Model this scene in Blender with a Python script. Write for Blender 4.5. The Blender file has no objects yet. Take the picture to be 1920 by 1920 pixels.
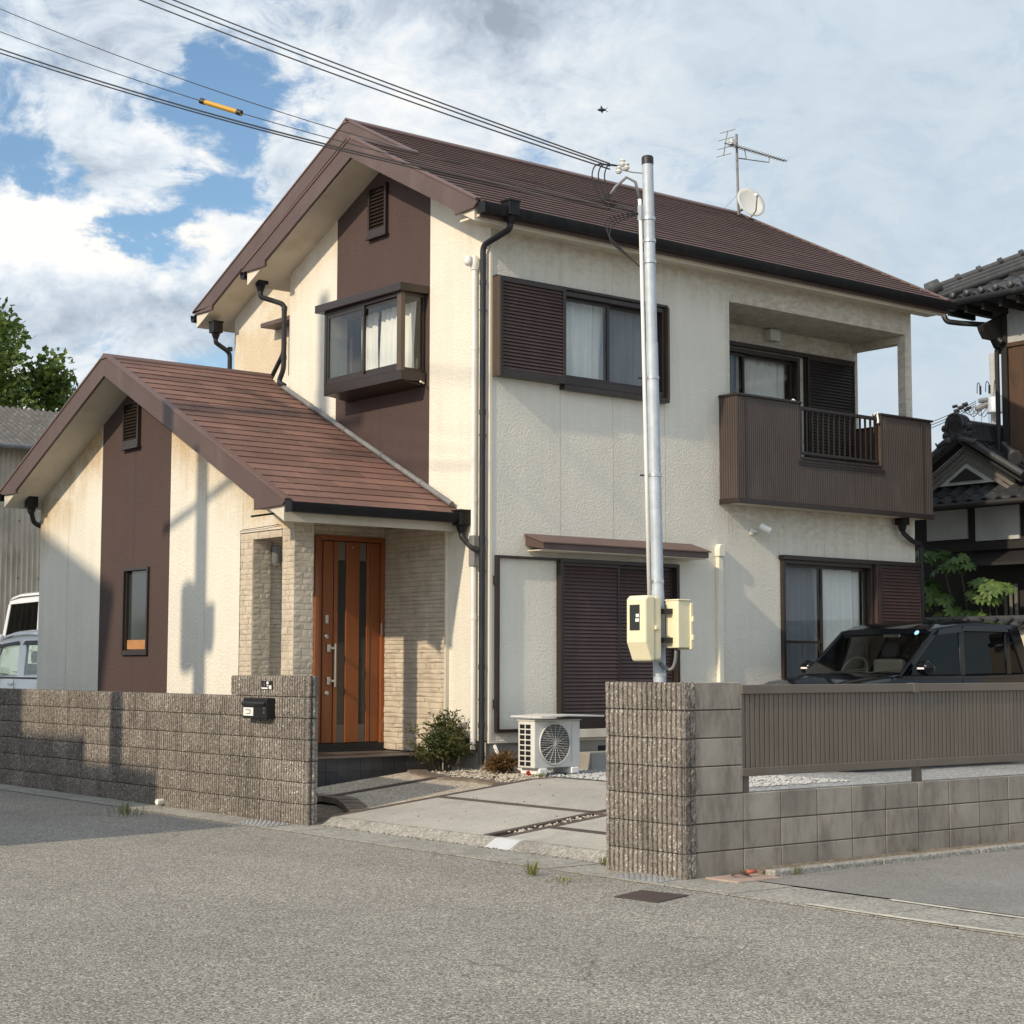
import bpy, bmesh, math, random
from mathutils import Vector, Matrix, noise
random.seed(11)
R = math.radians
SC = bpy.context.scene
COL = SC.collection

# ------------------------------------------------------------------ camera
CAM = Vector((-11.607, -14.789, 1.373)); FPX = 3223.655
YAW, PIT, ROL = R(51.138), R(5.087), R(0.107)
Fv = Vector((math.cos(YAW)*math.cos(PIT), math.sin(YAW)*math.cos(PIT), math.sin(PIT)))
Rv = Vector((math.sin(YAW), -math.cos(YAW), 0)); Uv = Rv.cross(Fv)
R2 = Rv*math.cos(ROL) + Uv*math.sin(ROL); U2 = -Rv*math.sin(ROL) + Uv*math.cos(ROL)
cd = bpy.data.cameras.new('camera'); cam = bpy.data.objects.new('camera', cd); COL.objects.link(cam)
cam.matrix_world = Matrix(((R2.x, U2.x, -Fv.x, CAM.x), (R2.y, U2.y, -Fv.y, CAM.y), (R2.z, U2.z, -Fv.z, CAM.z), (0, 0, 0, 1)))
cd.sensor_width = 36; cd.lens = 36*FPX/1920; cd.clip_start = .1; cd.clip_end = 3000
SC.camera = cam
def _ray(px, py): return Fv + R2*((px-960)/FPX) - U2*((py-960)/FPX)
def onx(px, py, v): r = _ray(px, py); return CAM + r*((v-CAM.x)/r.x)
def ony(px, py, v): r = _ray(px, py); return CAM + r*((v-CAM.y)/r.y)
def onz(px, py, v): r = _ray(px, py); return CAM + r*((v-CAM.z)/r.z)
def ond(px, py, d): return CAM + _ray(px, py)*d

# ------------------------------------------------------------------ sun, sky
LT, LK = .14, .60                                   # sunlight travels along (1, LT, -LK)
Ldir = Vector((1, LT, -LK)).normalized()
sd = bpy.data.lights.new('sun', 'SUN'); sun = bpy.data.objects.new('sun', sd); COL.objects.link(sun)
sd.energy = 3.1; sd.angle = R(1.2); sd.color = (1, .84, .63)
sun.rotation_euler = Ldir.to_track_quat('-Z', 'Y').to_euler(); sun.location = (-20, -5, 20)
vs = SC.view_settings; vs.view_transform = 'Standard'; vs.look = 'None'; vs.gamma = 1; vs.exposure = .30; vs.use_curve_mapping = False
SC.render.film_transparent = False
world = bpy.data.worlds.new('World'); SC.world = world; world.use_nodes = True

class NT:
    """small helper for node trees"""
    def __init__(s, t): s.t = t
    def n(s, typ, **k):
        o = s.t.nodes.new(typ)
        for a, b in k.items(): setattr(o, a, b)
        return o
    def put(s, sock, v):
        if v is None: return
        if isinstance(v, bpy.types.NodeSocket): s.t.links.new(v, sock)
        elif isinstance(v, (tuple, list)) and len(v) == 3 and sock.type == 'RGBA': sock.default_value = (*v, 1)
        else: sock.default_value = v
    def m(s, op, a, b=None, c=None, clamp=False):
        o = s.n('ShaderNodeMath', operation=op, use_clamp=clamp)
        for i, v in enumerate((a, b, c)): s.put(o.inputs[i], v)
        return o.outputs[0]
    def vm(s, op, a, b=None):
        o = s.n('ShaderNodeVectorMath', operation=op); s.put(o.inputs[0], a)
        if b is not None:
            if op == 'SCALE': s.put(o.inputs['Scale'], b)
            else: s.put(o.inputs[1], b)
        return o.outputs['Value'] if op in ('LENGTH', 'DOT_PRODUCT') else o.outputs[0]
    def noise(s, vec, scale, detail=4, rough=.55, dist=0, out='Fac'):
        o = s.n('ShaderNodeTexNoise'); s.put(o.inputs['Vector'], vec); o.inputs['Scale'].default_value = scale
        o.inputs['Detail'].default_value = detail; o.inputs['Roughness'].default_value = rough; o.inputs['Distortion'].default_value = dist
        return o.outputs[out]
    def vor(s, vec, scale, feature='F1', out='Distance'):
        o = s.n('ShaderNodeTexVoronoi', feature=feature); s.put(o.inputs['Vector'], vec); o.inputs['Scale'].default_value = scale
        return o.outputs[out]
    def ramp(s, f, stops, interp='LINEAR'):
        o = s.n('ShaderNodeValToRGB'); s.put(o.inputs[0], f); o.color_ramp.interpolation = interp
        e = o.color_ramp.elements
        while len(e) < len(stops): e.new(.5)
        for q, (p, c) in zip(e, stops): q.position = p; q.color = (*c, 1) if isinstance(c, (tuple, list)) else (c, c, c, 1)
        return o.outputs[0]
    def mix(s, f, a, b, blend='MIX'):
        o = s.n('ShaderNodeMix', data_type='RGBA', blend_type=blend)
        s.put(o.inputs[0], f); s.put(o.inputs[6], a); s.put(o.inputs[7], b); return o.outputs[2]
    def mr(s, f, a, b, c=0., d=1., smooth=True):
        o = s.n('ShaderNodeMapRange', interpolation_type='SMOOTHSTEP' if smooth else 'LINEAR')
        for i, v in enumerate((f, a, b, c, d)): s.put(o.inputs[i], v)
        return o.outputs[0]
    def mapping(s, vec, scale=(1, 1, 1), rot=(0, 0, 0)):
        o = s.n('ShaderNodeMapping'); s.put(o.inputs[0], vec); o.inputs['Scale'].default_value = scale; o.inputs['Rotation'].default_value = rot
        return o.outputs[0]

def build_sky():
    w = NT(world.node_tree); w.t.nodes.clear()
    out = w.n('ShaderNodeOutputWorld'); bg = w.n('ShaderNodeBackground'); bg.inputs[1].default_value = .1
    sky = w.n('ShaderNodeTexSky', sky_type='NISHITA'); sky.sun_disc = False
    sky.sun_elevation = math.asin(-Ldir.z)
    sky.sun_rotation = math.atan2(-Ldir.x, -Ldir.y) % (2*math.pi)
    sky.air_density = 1.0; sky.dust_density = .6; sky.ozone_density = 2.0
    d = w.n('ShaderNodeTexCoord').outputs['Generated']
    sx = w.n('ShaderNodeSeparateXYZ'); w.put(sx.inputs[0], d); X, Y, Z = sx.outputs
    az = w.m('MULTIPLY', w.m('ARCTAN2', Y, X), 57.2958)
    el = w.m('MULTIPLY', w.m('ARCSINE', w.m('MINIMUM', w.m('MAXIMUM', Z, -1.), 1.)), 57.2958)
    comb = w.n('ShaderNodeCombineXYZ'); w.put(comb.inputs[0], w.m('MULTIPLY', az, .1)); w.put(comb.inputs[1], w.m('MULTIPLY', el, .16)); p = comb.outputs[0]
    warp = w.noise(p, 1.6, 3, .5, out='Color')
    pw = w.vm('ADD', p, w.vm('SCALE', w.vm('SUBTRACT', warp, (.5, .5, .5)), .55))
    big = w.noise(pw, 1.5, 7, .58); fine = w.noise(pw, 3.8, 8, .62)
    soft = w.noise(p, .7, 3, .5); wisp = w.noise(pw, 9., 9, .68)
    wd = w.n('ShaderNodeSeparateColor'); w.put(wd.inputs[0], w.noise(p, 2.6, 7, .62, out='Color'))
    azw = w.m('ADD', az, w.m('MULTIPLY', w.m('SUBTRACT', wd.outputs[0], .5), 8.5)); elw = w.m('ADD', el, w.m('MULTIPLY', w.m('SUBTRACT', wd.outputs[1], .5), 4.5))
    def g(px, py, ra, re, k):                               # a cloud mass in a direction of the sky (degrees)
        r = _ray(px, py).normalized(); a0 = math.degrees(math.atan2(r.y, r.x)); e0 = math.degrees(math.asin(r.z))
        u = w.m('DIVIDE', w.m('SUBTRACT', azw, a0), ra); v = w.m('DIVIDE', w.m('SUBTRACT', elw, e0), re)
        q = w.m('ADD', w.m('MULTIPLY', u, u), w.m('MULTIPLY', v, v))
        return w.m('MULTIPLY', w.m('EXPONENT', w.m('MULTIPLY', q, -1.)), k)
    def total(*a):
        s = a[0]
        for b in a[1:]: s = w.m('ADD', s, b)
        return s
    cov = total(w.m('MULTIPLY', w.m('SUBTRACT', big, .5), 1.15), w.m('MULTIPLY', w.m('SUBTRACT', fine, .5), .85), w.m('MULTIPLY', w.m('SUBTRACT', wisp, .5), .50), .49, g(1050, 10, 5., 2.2, .45),
                g(395, 165, 1.5, 1.5, -.62), g(480, 255, 1.0, .8, -.35), g(40, 315, 1.9, .9, -.42), g(430, 375, 1.9, .85, -.66), g(270, 425, 1.6, .7, -.50), g(90, 215, 1., .5, -.2),
                g(190, 285, 2.4, 1.0, .42), g(200, 70, 3.5, 1.5, .35), g(120, 560, 5.0, 2.2, .50), g(760, 230, 3.2, 4.0, .42), g(1500, 200, 9.0, 7.0, .22), g(40, 440, 1.8, .8, .35), g(480, 560, 2., 1.5, .2))
    cm = w.mr(cov, .24, .64)
    # light and dark of the clouds: thick bellies are grey, sunlit rims white
    lit = total(w.m('MULTIPLY', w.m('SUBTRACT', fine, .5), 1.1), w.m('MULTIPLY', w.m('SUBTRACT', wisp, .5), .45), w.m('MULTIPLY', w.m('SUBTRACT', soft, .5), .35), .63,
                g(950, 5, 5.5, 1.5, -.36), g(150, 30, 6., 1.8, -.16), g(190, 320, 3.0, .6, -.16), g(200, 600, 4.5, 1.3, -.22), g(450, 640, 3, 1.5, -.10),
                g(80, 430, 3.4, 1.0, .62), g(330, 500, 2.2, .8, .40), g(250, 250, 1.5, .5, .22), g(650, 140, 3., 1.6, .20), g(1150, 260, 5, 2., .06), g(1750, 480, 6., 4., -.02), g(60, 700, 3., 1., .22))
    c = w.ramp(lit, [(.15, (.36, .42, .50)), (.42, (.56, .64, .73)), (.62, (.74, .81, .88)), (.85, (.93, .95, .96)), (1., (1.02, 1., .95))])
    # right side: thin even veil
    veil = w.m('MULTIPLY', w.mr(az, 52., 42.), w.mr(az, -60., 0.))
    c2 = w.mix(w.m('MULTIPLY', veil, .72), c, (.60, .71, .80))
    cm2 = w.m('MAXIMUM', cm, w.m('MULTIPLY', veil, .93))
    blue = w.mix(1., sky.outputs[0], (1.12, 1.22, 1.22), 'MULTIPLY')
    low = w.mr(el, 0., 10., .35, 0.)
    blue = w.mix(low, blue, (6.5, 7.4, 8.2))
    # clouds scatter sunlight forward: brighter towards the sun, all round the sky
    cg = w.vm('DOT_PRODUCT', d, tuple(-Ldir)); fwd = w.m('MULTIPLY_ADD', w.m('POWER', w.m('MULTIPLY_ADD', cg, .5, .5), 2.), 0.95, .97)
    col = w.mix(cm2, blue, w.vm('SCALE', c2, w.m('MULTIPLY', fwd, 7.8)))
    w.put(bg.inputs[0], col); w.put(out.inputs[0], bg.outputs[0])
build_sky()

# ------------------------------------------------------------------ helpers: objects
WM = {}
def link(o, parent=None):
    COL.objects.link(o)
    if parent is not None:
        o.parent = parent
        if parent in WM: o.matrix_parent_inverse = WM[parent].inverted()
    WM[o] = o.matrix_basis.copy()
    return o
def tag(o, label=None, cat=None, group=None, kind=None):
    for k, v in (('label', label), ('category', cat), ('group', group), ('kind', kind)):
        if v: o[k] = v
    return o
def empty(name, loc=(0, 0, 0), parent=None, **k):
    o = bpy.data.objects.new(name, None); o.location = loc; o.empty_display_size = .2
    link(o, parent); WM[o] = Matrix.Translation(loc); return tag(o, **k)
def copy_tree(o, parent=None):
    c = o.copy(); COL.objects.link(c)
    if parent is not None: c.parent = parent
    for ch in list(o.children): copy_tree(ch, c)
    return c
def put(mesh, name, parent=None, loc=(0, 0, 0), rot=None, mat=None):
    """one more object that shares the mesh"""
    o = bpy.data.objects.new(name, mesh)
    o.matrix_basis = Matrix.Translation(loc) @ (rot.to_4x4() if rot is not None else Matrix.Identity(4))
    link(o, parent); return o

class MB:
    """collects faces for one mesh"""
    def __init__(s): s.v = []; s.f = []
    def add(s, pts, faces):
        b = len(s.v); s.v += [tuple(p) for p in pts]; s.f += [tuple(b+i for i in f) for f in faces]; return s
    def poly(s, *p): return s.add(p, [tuple(range(len(p)))])
    def hexa(s, p): return s.add(p, [(0, 3, 2, 1), (4, 5, 6, 7), (0, 1, 5, 4), (1, 2, 6, 5), (2, 3, 7, 6), (3, 0, 4, 7)])
    def box(s, x0, x1, y0, y1, z0, z1):
        return s.hexa([(x0, y0, z0), (x1, y0, z0), (x1, y1, z0), (x0, y1, z0), (x0, y0, z1), (x1, y0, z1), (x1, y1, z1), (x0, y1, z1)])
    def prism(s, poly, vec):
        n = len(poly); q = [Vector(p) for p in poly]; v = Vector(vec)
        return s.add(q + [p+v for p in q], [tuple(range(n))[::-1], tuple(range(n, 2*n))] + [(i, (i+1) % n, n+(i+1) % n, n+i) for i in range(n)])
    def tube(s, path, r, n=8, caps=True, flat=1.0):
        P = [Vector(p) for p in path]; rr = r if isinstance(r, (list, tuple)) else [r]*len(P)
        b = len(s.v); N = None
        for i, p in enumerate(P):
            a = P[max(i-1, 0)]; c = P[min(i+1, len(P)-1)]; T = (c-a)
            if T.length < 1e-9: T = Vector((0, 0, 1))
            T.normalize()
            if N is None: N = T.cross(Vector((0, 0, 1))); N = N if N.length > 1e-3 else T.cross(Vector((1, 0, 0)))
            N = (N - T*N.dot(T)).normalized(); B = T.cross(N)
            for k in range(n):
                t = 2*math.pi*k/n; s.v.append(tuple(p + (N*math.cos(t) + B*math.sin(t)*flat)*rr[i]))
        for i in range(len(P)-1):
            for k in range(n):
                s.f.append((b+i*n+k, b+i*n+(k+1) % n, b+(i+1)*n+(k+1) % n, b+(i+1)*n+k))
        if caps: s.f.append(tuple(b+k for k in range(n))[::-1]); s.f.append(tuple(b+(len(P)-1)*n+k for k in range(n)))
        return s
    def lathe(s, c, ax, prof, n=16):
        """prof: (distance along axis, radius)"""
        c = Vector(c); ax = Vector(ax).normalized()
        return s.tube([c+ax*h for h, _ in prof], [max(r, 1e-4) for _, r in prof], n)
    def sheet(s, fn, nu, nv):
        b = len(s.v)
        for i in range(nu+1):
            for j in range(nv+1): s.v.append(tuple(fn(i/nu, j/nv)))
        for i in range(nu):
            for j in range(nv):
                a = b+i*(nv+1)+j; s.f.append((a, a+nv+1, a+nv+2, a+1))
        return s
    def mesh(s, name, mat=None, smooth=None, norm=True):
        me = bpy.data.meshes.new(name); me.from_pydata(s.v, [], s.f)
        if norm:
            bm = bmesh.new(); bm.from_mesh(me); bmesh.ops.recalc_face_normals(bm, faces=bm.faces); bm.to_mesh(me); bm.free()
        if smooth:
            me.polygons.foreach_set('use_smooth', [True]*len(me.polygons))
            if smooth < 180: me.set_sharp_from_angle(angle=R(smooth))
        if mat: me.materials.append(MAT[mat] if isinstance(mat, str) else mat)
        me.update(); return me
    def build(s, name, mat, parent=None, smooth=None, bevel=0, norm=True, kind=None):
        o = bpy.data.objects.new(name, s.mesh(name, mat, smooth, norm)); link(o, parent)
        if bevel:
            m = o.modifiers.new('bevel', 'BEVEL'); m.width = bevel; m.segments = 2; m.limit_method = 'ANGLE'; m.angle_limit = R(40)
        if kind: o['kind'] = kind
        return o
def bez(p0, p1, p2, n=12):
    p0, p1, p2 = map(Vector, (p0, p1, p2)); return [p0*(1-t)**2 + p1*2*t*(1-t) + p2*t*t for t in (i/n for i in range(n+1))]
def sag(a, b, s, n=24):
    a, b = Vector(a), Vector(b); return [a.lerp(b, t) - Vector((0, 0, s*4*t*(1-t))) for t in (i/n for i in range(n+1))]
def rounded(path, r=.04, n=4):
    """round the corners of a pipe run"""
    P = [Vector(p) for p in path]; out = [P[0]]
    for i in range(1, len(P)-1):
        a = (P[i-1]-P[i]); c = (P[i+1]-P[i]); q = min(r, a.length*.45, c.length*.45)
        out += bez(P[i]+a.normalized()*q, P[i], P[i]+c.normalized()*q, n)
    return out+[P[-1]]

# ------------------------------------------------------------------ materials
MAT = {}
def mat(name, col, rough=.6, metal=0, var=.12, vs=2.5, bump=0, bs=60, bd=.01, spec=.5, rnd=0, coat=0, stain=None, stretch=(1, 1, 1), fn=None, fine=0, fs=90):
    """plain surface: colour, soft variation, fine relief, per-piece tone, optional stains (colour, scale, amount)"""
    m = bpy.data.materials.new(name); m.use_nodes = True; t = NT(m.node_tree); b = t.t.nodes['Principled BSDF']
    pos = t.n('ShaderNodeNewGeometry').outputs['Position']
    if stretch != (1, 1, 1): pos_s = t.mapping(pos, stretch)
    else: pos_s = pos
    c = None
    if var:
        f = t.noise(pos_s, vs, 5, .6); k = t.mr(f, .25, .75, 1-var, 1+var, False)
        c = t.vm('SCALE', col, k)
    if fine:
        f = t.noise(pos, fs, 2, .5); k = t.mr(f, .25, .75, 1-fine, 1+fine, False)
        c = t.vm('SCALE', c if c is not None else col, k)
    if rnd:
        k = t.mr(t.n('ShaderNodeObjectInfo').outputs['Random'], 0., 1., 1-rnd, 1+rnd, False)
        c = t.vm('SCALE', c if c is not None else col, k)
    if stain:
        sc, ss, sa = stain; f = t.noise(t.mapping(pos, (1, 1, .35)), ss, 6, .65)
        c = t.mix(t.m('MULTIPLY', t.mr(f, .48, .72), sa), c if c is not None else col, sc)
    if fn: c = fn(t, pos, c if c is not None else col, b)
    t.put(b.inputs['Base Color'], c if c is not None else col)
    b.inputs['Roughness'].default_value = rough; b.inputs['Metallic'].default_value = metal; b.inputs['Specular IOR Level'].default_value = spec
    if coat: b.inputs['Coat Weight'].default_value = coat; b.inputs['Coat Roughness'].default_value = .03
    if bump:
        bn = t.n('ShaderNodeBump'); bn.inputs['Strength'].default_value = bump; bn.inputs['Distance'].default_value = bd
        t.put(bn.inputs['Height'], t.noise(pos_s, bs, 3, .55)); t.put(b.inputs['Normal'], bn.outputs[0])
    MAT[name] = m; return m

def stucco(name, col, zs=None, stain=(.30, .17, .06), ridge=None):
    """sprayed wall coat: worm-like relief, rain stains running down from the eaves line"""
    m = bpy.data.materials.new(name); m.use_nodes = True; t = NT(m.node_tree); b = t.t.nodes['Principled BSDF']
    pos = t.n('ShaderNodeNewGeometry').outputs['Position']
    wv = t.vm('ADD', pos, t.vm('SCALE', t.noise(pos, 22, 2, .5, out='Color'), .05))
    h = t.m('ADD', t.noise(wv, 42, 3, .55), t.m('MULTIPLY', t.noise(pos, 110, 2, .5), .25))
    c = t.vm('SCALE', col, t.mr(t.noise(pos, .9, 5, .6), .2, .8, .93, 1.05, False))
    c = t.vm('SCALE', c, t.mr(t.noise(t.mapping(pos, (7, 7, .5)), 1, 4, .6), .3, .75, .95, 1.03, False))
    if zs:
        streak = t.noise(t.mapping(pos, (9, 9, 1.1)), 1, 6, .7)
        grime = t.noise(t.mapping(pos, (4, 4, 9)), 1.6, 7, .8)
        f = None
        for (z0, z1, ax, a0, a1, amt) in zs:                  # stain bands: fade from z1 (strong) down to z0
            sx = t.n('ShaderNodeSeparateXYZ'); t.put(sx.inputs[0], pos)
            zz = t.m('ADD', sx.outputs[2], t.m('MULTIPLY', t.m('SUBTRACT', streak, .5), (z1-z0)*1.2))
            q = t.m('MULTIPLY', t.mr(zz, z0, z1), amt)
            q = t.m('MULTIPLY', q, t.mr(grime, .30, .68))
            if ax is not None:
                s = sx.outputs[ax]; q = t.m('MULTIPLY', q, t.m('MULTIPLY', t.mr(s, a0-.1, a0+.15), t.mr(s, a1+.1, a1-.15)))
            f = q if f is None else t.m('MAXIMUM', f, q)
        c = t.mix(f, c, stain)
    if ridge:                                                 # rust-brown run-off below the sloping eaves boards
        yr, za, sl, reach, amt = ridge; sx = t.n('ShaderNodeSeparateXYZ'); t.put(sx.inputs[0], pos)
        dd_ = t.m('SUBTRACT', t.m('SUBTRACT', za, t.m('MULTIPLY', t.m('ABSOLUTE', t.m('SUBTRACT', sx.outputs[1], yr)), sl)), sx.outputs[2])
        st2 = t.noise(t.mapping(pos, (6, 6, .8)), 1, 6, .7); pat = t.noise(pos, 1.3, 4, .6)
        dd_ = t.m('ADD', dd_, t.m('MULTIPLY', t.m('SUBTRACT', st2, .5), reach*1.1))
        f2 = t.m('MULTIPLY', t.m('MULTIPLY', t.mr(dd_, reach, .05), amt), t.mr(pat, .28, .62))
        f2 = t.m('MULTIPLY', f2, t.mr(t.noise(pos, 26, 4, .7), .25, .6, .55, 1.))
        c = t.mix(f2, c, stain)
    t.put(b.inputs['Base Color'], c); b.inputs['Roughness'].default_value = .85; b.inputs['Specular IOR Level'].default_value = .3
    bn = t.n('ShaderNodeBump'); bn.inputs['Strength'].default_value = 1.; bn.inputs['Distance'].default_value = .011
    t.put(bn.inputs['Height'], h); t.put(b.inputs['Normal'], bn.outputs[0]); MAT[name] = m

CREAM = (.725, .685, .59)
stucco('stucco_front', CREAM, [(5.55, 6.40, None, 0, 0, .55), (2.55, 3.42, 0, 3.75, 7.38, .55), (2.7, 3.3, 0, 3.7, 4.25, .5)], (.25, .18, .10))
stucco('stucco_gable', CREAM, None, (.50, .34, .16), (2.093, 7.42, .49, .55, .55))
stucco('stucco_annex', (.735, .70, .61), None, (.46, .29, .11), (4.814, 4.94, .478, 1.05, .95))
stucco('stucco_brown', (.078, .052, .047))
mat('cream_paint', (.66, .61, .51), .6, var=.06, stain=((.30, .22, .13), 2.2, .25))
mat('cream_soffit', (.62, .565, .46), .75, var=.10, vs=1.5, stain=((.30, .20, .10), 1.3, .35))
mat('brown_board', (.090, .056, .049), .55, var=.14, vs=1.6, bump=.15, bs=30, stain=((.16, .12, .10), 2., .4), fine=.05)
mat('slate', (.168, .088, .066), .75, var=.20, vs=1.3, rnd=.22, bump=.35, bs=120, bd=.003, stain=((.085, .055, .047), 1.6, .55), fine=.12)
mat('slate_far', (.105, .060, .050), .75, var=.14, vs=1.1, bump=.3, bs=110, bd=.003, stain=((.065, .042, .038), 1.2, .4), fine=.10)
mat('slate_cap', (.125, .072, .060), .5, var=.12, vs=2, stain=((.10, .07, .06), 2.5, .4))
mat('gutter_dark', (.008, .008, .009), .45, spec=.25, var=.2, vs=6, stain=((.035, .033, .031), 5, .35))
mat('pipe_dark', (.020, .021, .024), .45, spec=.3, var=.2, vs=5, stain=((.09, .085, .08), 4, .4))
mat('pipe_grey', (.16, .16, .16), .45, var=.2, vs=5, stain=((.30, .29, .28), 4, .5))
mat('pipe_white', (.74, .73, .70), .45, var=.05, stain=((.45, .42, .36), 3, .25))
mat('alu_brown', (.034, .024, .020), .35, metal=.25, var=.1, vs=4, stain=((.06, .045, .036), 3, .3))
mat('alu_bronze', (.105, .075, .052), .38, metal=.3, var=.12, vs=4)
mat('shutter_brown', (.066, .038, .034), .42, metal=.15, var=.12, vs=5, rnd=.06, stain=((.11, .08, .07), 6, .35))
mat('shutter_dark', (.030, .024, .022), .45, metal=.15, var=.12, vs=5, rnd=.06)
mat('balcony_brown', (.082, .063, .054), .42, metal=.2, var=.12, vs=2.5, stain=((.16, .13, .112), 3, .3))
mat('concrete', (.30, .285, .255), .9, var=.18, vs=2.2, bump=.4, bs=90, bd=.003, stain=((.14, .13, .115), 1.6, .55), fine=.12)
mat('dark_tile', (.042, .040, .042), .45, var=.25, vs=5, rnd=.12, stain=((.10, .09, .085), 3, .4))
mat('dark_tread', (.085, .070, .062), .55, var=.2, vs=3, rnd=.08, stain=((.14, .12, .10), 2, .4))
mat('stone_clad', (.52, .45, .355), .9, var=.20, vs=5, bump=.6, bs=55, bd=.008, stain=((.36, .30, .225), 6, .5), fine=.10)
mat('door_orange', (.25, .074, .019), .42, var=.12, vs=1.2, stretch=(14, 14, .8), coat=.25)
mat('black_rubber', (.012, .012, .013), .6, var=0)
mat('steel', (.55, .54, .52), .3, metal=.9, var=.08)
mat('galv', (.43, .47, .51), .55, metal=.25, var=.14, vs=14, stain=((.30, .32, .34), 9, .5))
mat('ivory', (.74, .67, .46), .5, var=.05, vs=3, stain=((.50, .40, .22), 3, .25))
mat('white_plastic', (.78, .77, .74), .4, var=.04)
mat('off_white', (.62, .61, .57), .5, var=.06, stain=((.38, .35, .29), 3, .3))
mat('near_black', (.010, .010, .011), .5, var=0)
mat('cable', (.010, .010, .012), .6, var=0)
mat('cable_yellow', (.50, .27, .02), .5, var=.1)
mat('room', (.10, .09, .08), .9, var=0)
mat('light_lens', (.8, .8, .78), .3, var=0)
def glassmat(name, tint, refl=1.0, ior=1.5, rough=0.0):
    m = bpy.data.materials.new(name); m.use_nodes = True; t = NT(m.node_tree); t.t.nodes.clear()
    o = t.n('ShaderNodeOutputMaterial'); mx = t.n('ShaderNodeMixShader'); tr = t.n('ShaderNodeBsdfTransparent'); gl = t.n('ShaderNodeBsdfGlossy')
    tr.inputs[0].default_value = (*tint, 1); gl.inputs['Roughness'].default_value = rough
    lw_ = t.n('ShaderNodeLayerWeight'); f5 = t.m('POWER', lw_.outputs['Facing'], 5.)
    t.put(mx.inputs[0], t.m('MULTIPLY', t.m('MULTIPLY_ADD', f5, .93, .055), refl, clamp=True)); t.put(mx.inputs[1], tr.outputs[0]); t.put(mx.inputs[2], gl.outputs[0]); t.put(o.inputs[0], mx.outputs[0])
    MAT[name] = m
glassmat('glass', (.93, .94, .93), .8); glassmat('glass_screen', (.74, .75, .75), .55); glassmat('car_glass', (.78, .84, .80), 1.1); glassmat('car_glass_dark', (.12, .13, .13), .55)
mat('door_glass', (.030, .036, .034), .12, var=0, spec=.6)
def curtain_fn(t, pos, c, b):
    b.inputs['Subsurface Weight'].default_value = 0; return c
mat('curtain', (.86, .85, .82), .9, var=.05, vs=3)
mat('curtain_grey', (.60, .62, .64), .9, var=.08, vs=3)
# ------------------------------------------------------------------ ground
def speckle(name, cols, scale, rough=.9, bump=.7, bd=.006, big=.18, cracks=0, dust=None, patch=None):
    m = bpy.data.materials.new(name); m.use_nodes = True; t = NT(m.node_tree); b = t.t.nodes['Principled BSDF']
    pos = t.n('ShaderNodeNewGeometry').outputs['Position']
    v = t.n('ShaderNodeTexVoronoi'); t.put(v.inputs['Vector'], pos); v.inputs['Scale'].default_value = scale
    sep = t.n('ShaderNodeSeparateColor'); t.put(sep.inputs[0], v.outputs['Color'])
    n2 = t.noise(pos, scale*.45, 3, .6)
    k = t.m('ADD', t.m('MULTIPLY', sep.outputs[0], .62), t.m('MULTIPLY', n2, .38))
    st = [(i/(len(cols)-1)*.8+.1, c) for i, c in enumerate(cols)]
    c = t.ramp(k, st)
    c = t.vm('SCALE', c, t.mr(t.noise(pos, .55, 6, .62), .25, .75, 1-big, 1+big, False))
    c = t.vm('SCALE', c, t.mr(t.noise(pos, 6., 3, .6), .3, .7, .93, 1.06, False))
    c = t.vm('SCALE', c, t.mr(t.noise(t.mapping(pos, (.75, .10, 1.)), 1., 3, .5), .3, .7, .90, 1.08, False))
    if dust: c = t.mix(t.m('MULTIPLY', t.mr(t.noise(pos, 1.7, 5, .7), .52, .74), dust[1]), c, dust[0])
    if cracks:
        wp = t.vm('ADD', pos, t.vm('SCALE', t.noise(pos, 3.5, 3, .6, out='Color'), .16))
        e = t.vor(wp, .33, 'DISTANCE_TO_EDGE'); br = t.mr(t.noise(pos, .8, 3, .5), .46, .58)
        c = t.mix(t.m('MULTIPLY', t.m('MULTIPLY', t.mr(e, .0035, .0008), br), cracks), c, (.045, .042, .038))
    t.put(b.inputs['Base Color'], c); b.inputs['Roughness'].default_value = rough; b.inputs['Specular IOR Level'].default_value = .3
    bn = t.n('ShaderNodeBump'); bn.inputs['Strength'].default_value = bump; bn.inputs['Distance'].default_value = bd
    t.put(bn.inputs['Height'], t.m('ADD', t.m('MULTIPLY', v.outputs['Distance'], -1.), t.m('MULTIPLY', n2, .8))); t.put(b.inputs['Normal'], bn.outputs[0])
    MAT[name] = m
speckle('asphalt', [(.064, .058, .049), (.185, .172, .149), (.285, .266, .232), (.58, .545, .48)], 100, big=.10, cracks=.35, dust=((.30, .28, .25), .25))
speckle('asphalt_lot', [(.125, .120, .112), (.19, .183, .171), (.245, .236, .221), (.32, .308, .29)], 120, bump=.4, big=.16, cracks=.3, dust=((.22, .205, .18), .35))
speckle('gutter_concrete', [(.15, .142, .125), (.25, .238, .21), (.32, .305, .27), (.42, .40, .36)], 60, bump=.15, big=.2, cracks=.4, dust=((.15, .14, .12), .55))
speckle('slab_concrete', [(.29, .274, .243), (.365, .345, .305), (.41, .388, .345), (.48, .457, .41)], 130, bump=.25, bd=.003, big=.2, cracks=.25, dust=((.24, .225, .195), .7))
speckle('aggregate', [(.14, .115, .09), (.34, .29, .225), (.46, .40, .32), (.68, .62, .53)], 75, bump=.9, big=.14)
speckle('soil', [(.09, .07, .05), (.15, .122, .092), (.20, .166, .127), (.27, .23, .18)], 40, bump=.6, big=.25)
speckle('gravel_bed', [(.15, .155, .155), (.28, .285, .285), (.36, .365, .365), (.50, .505, .505)], 45, bump=1., bd=.015, big=.1)
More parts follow.
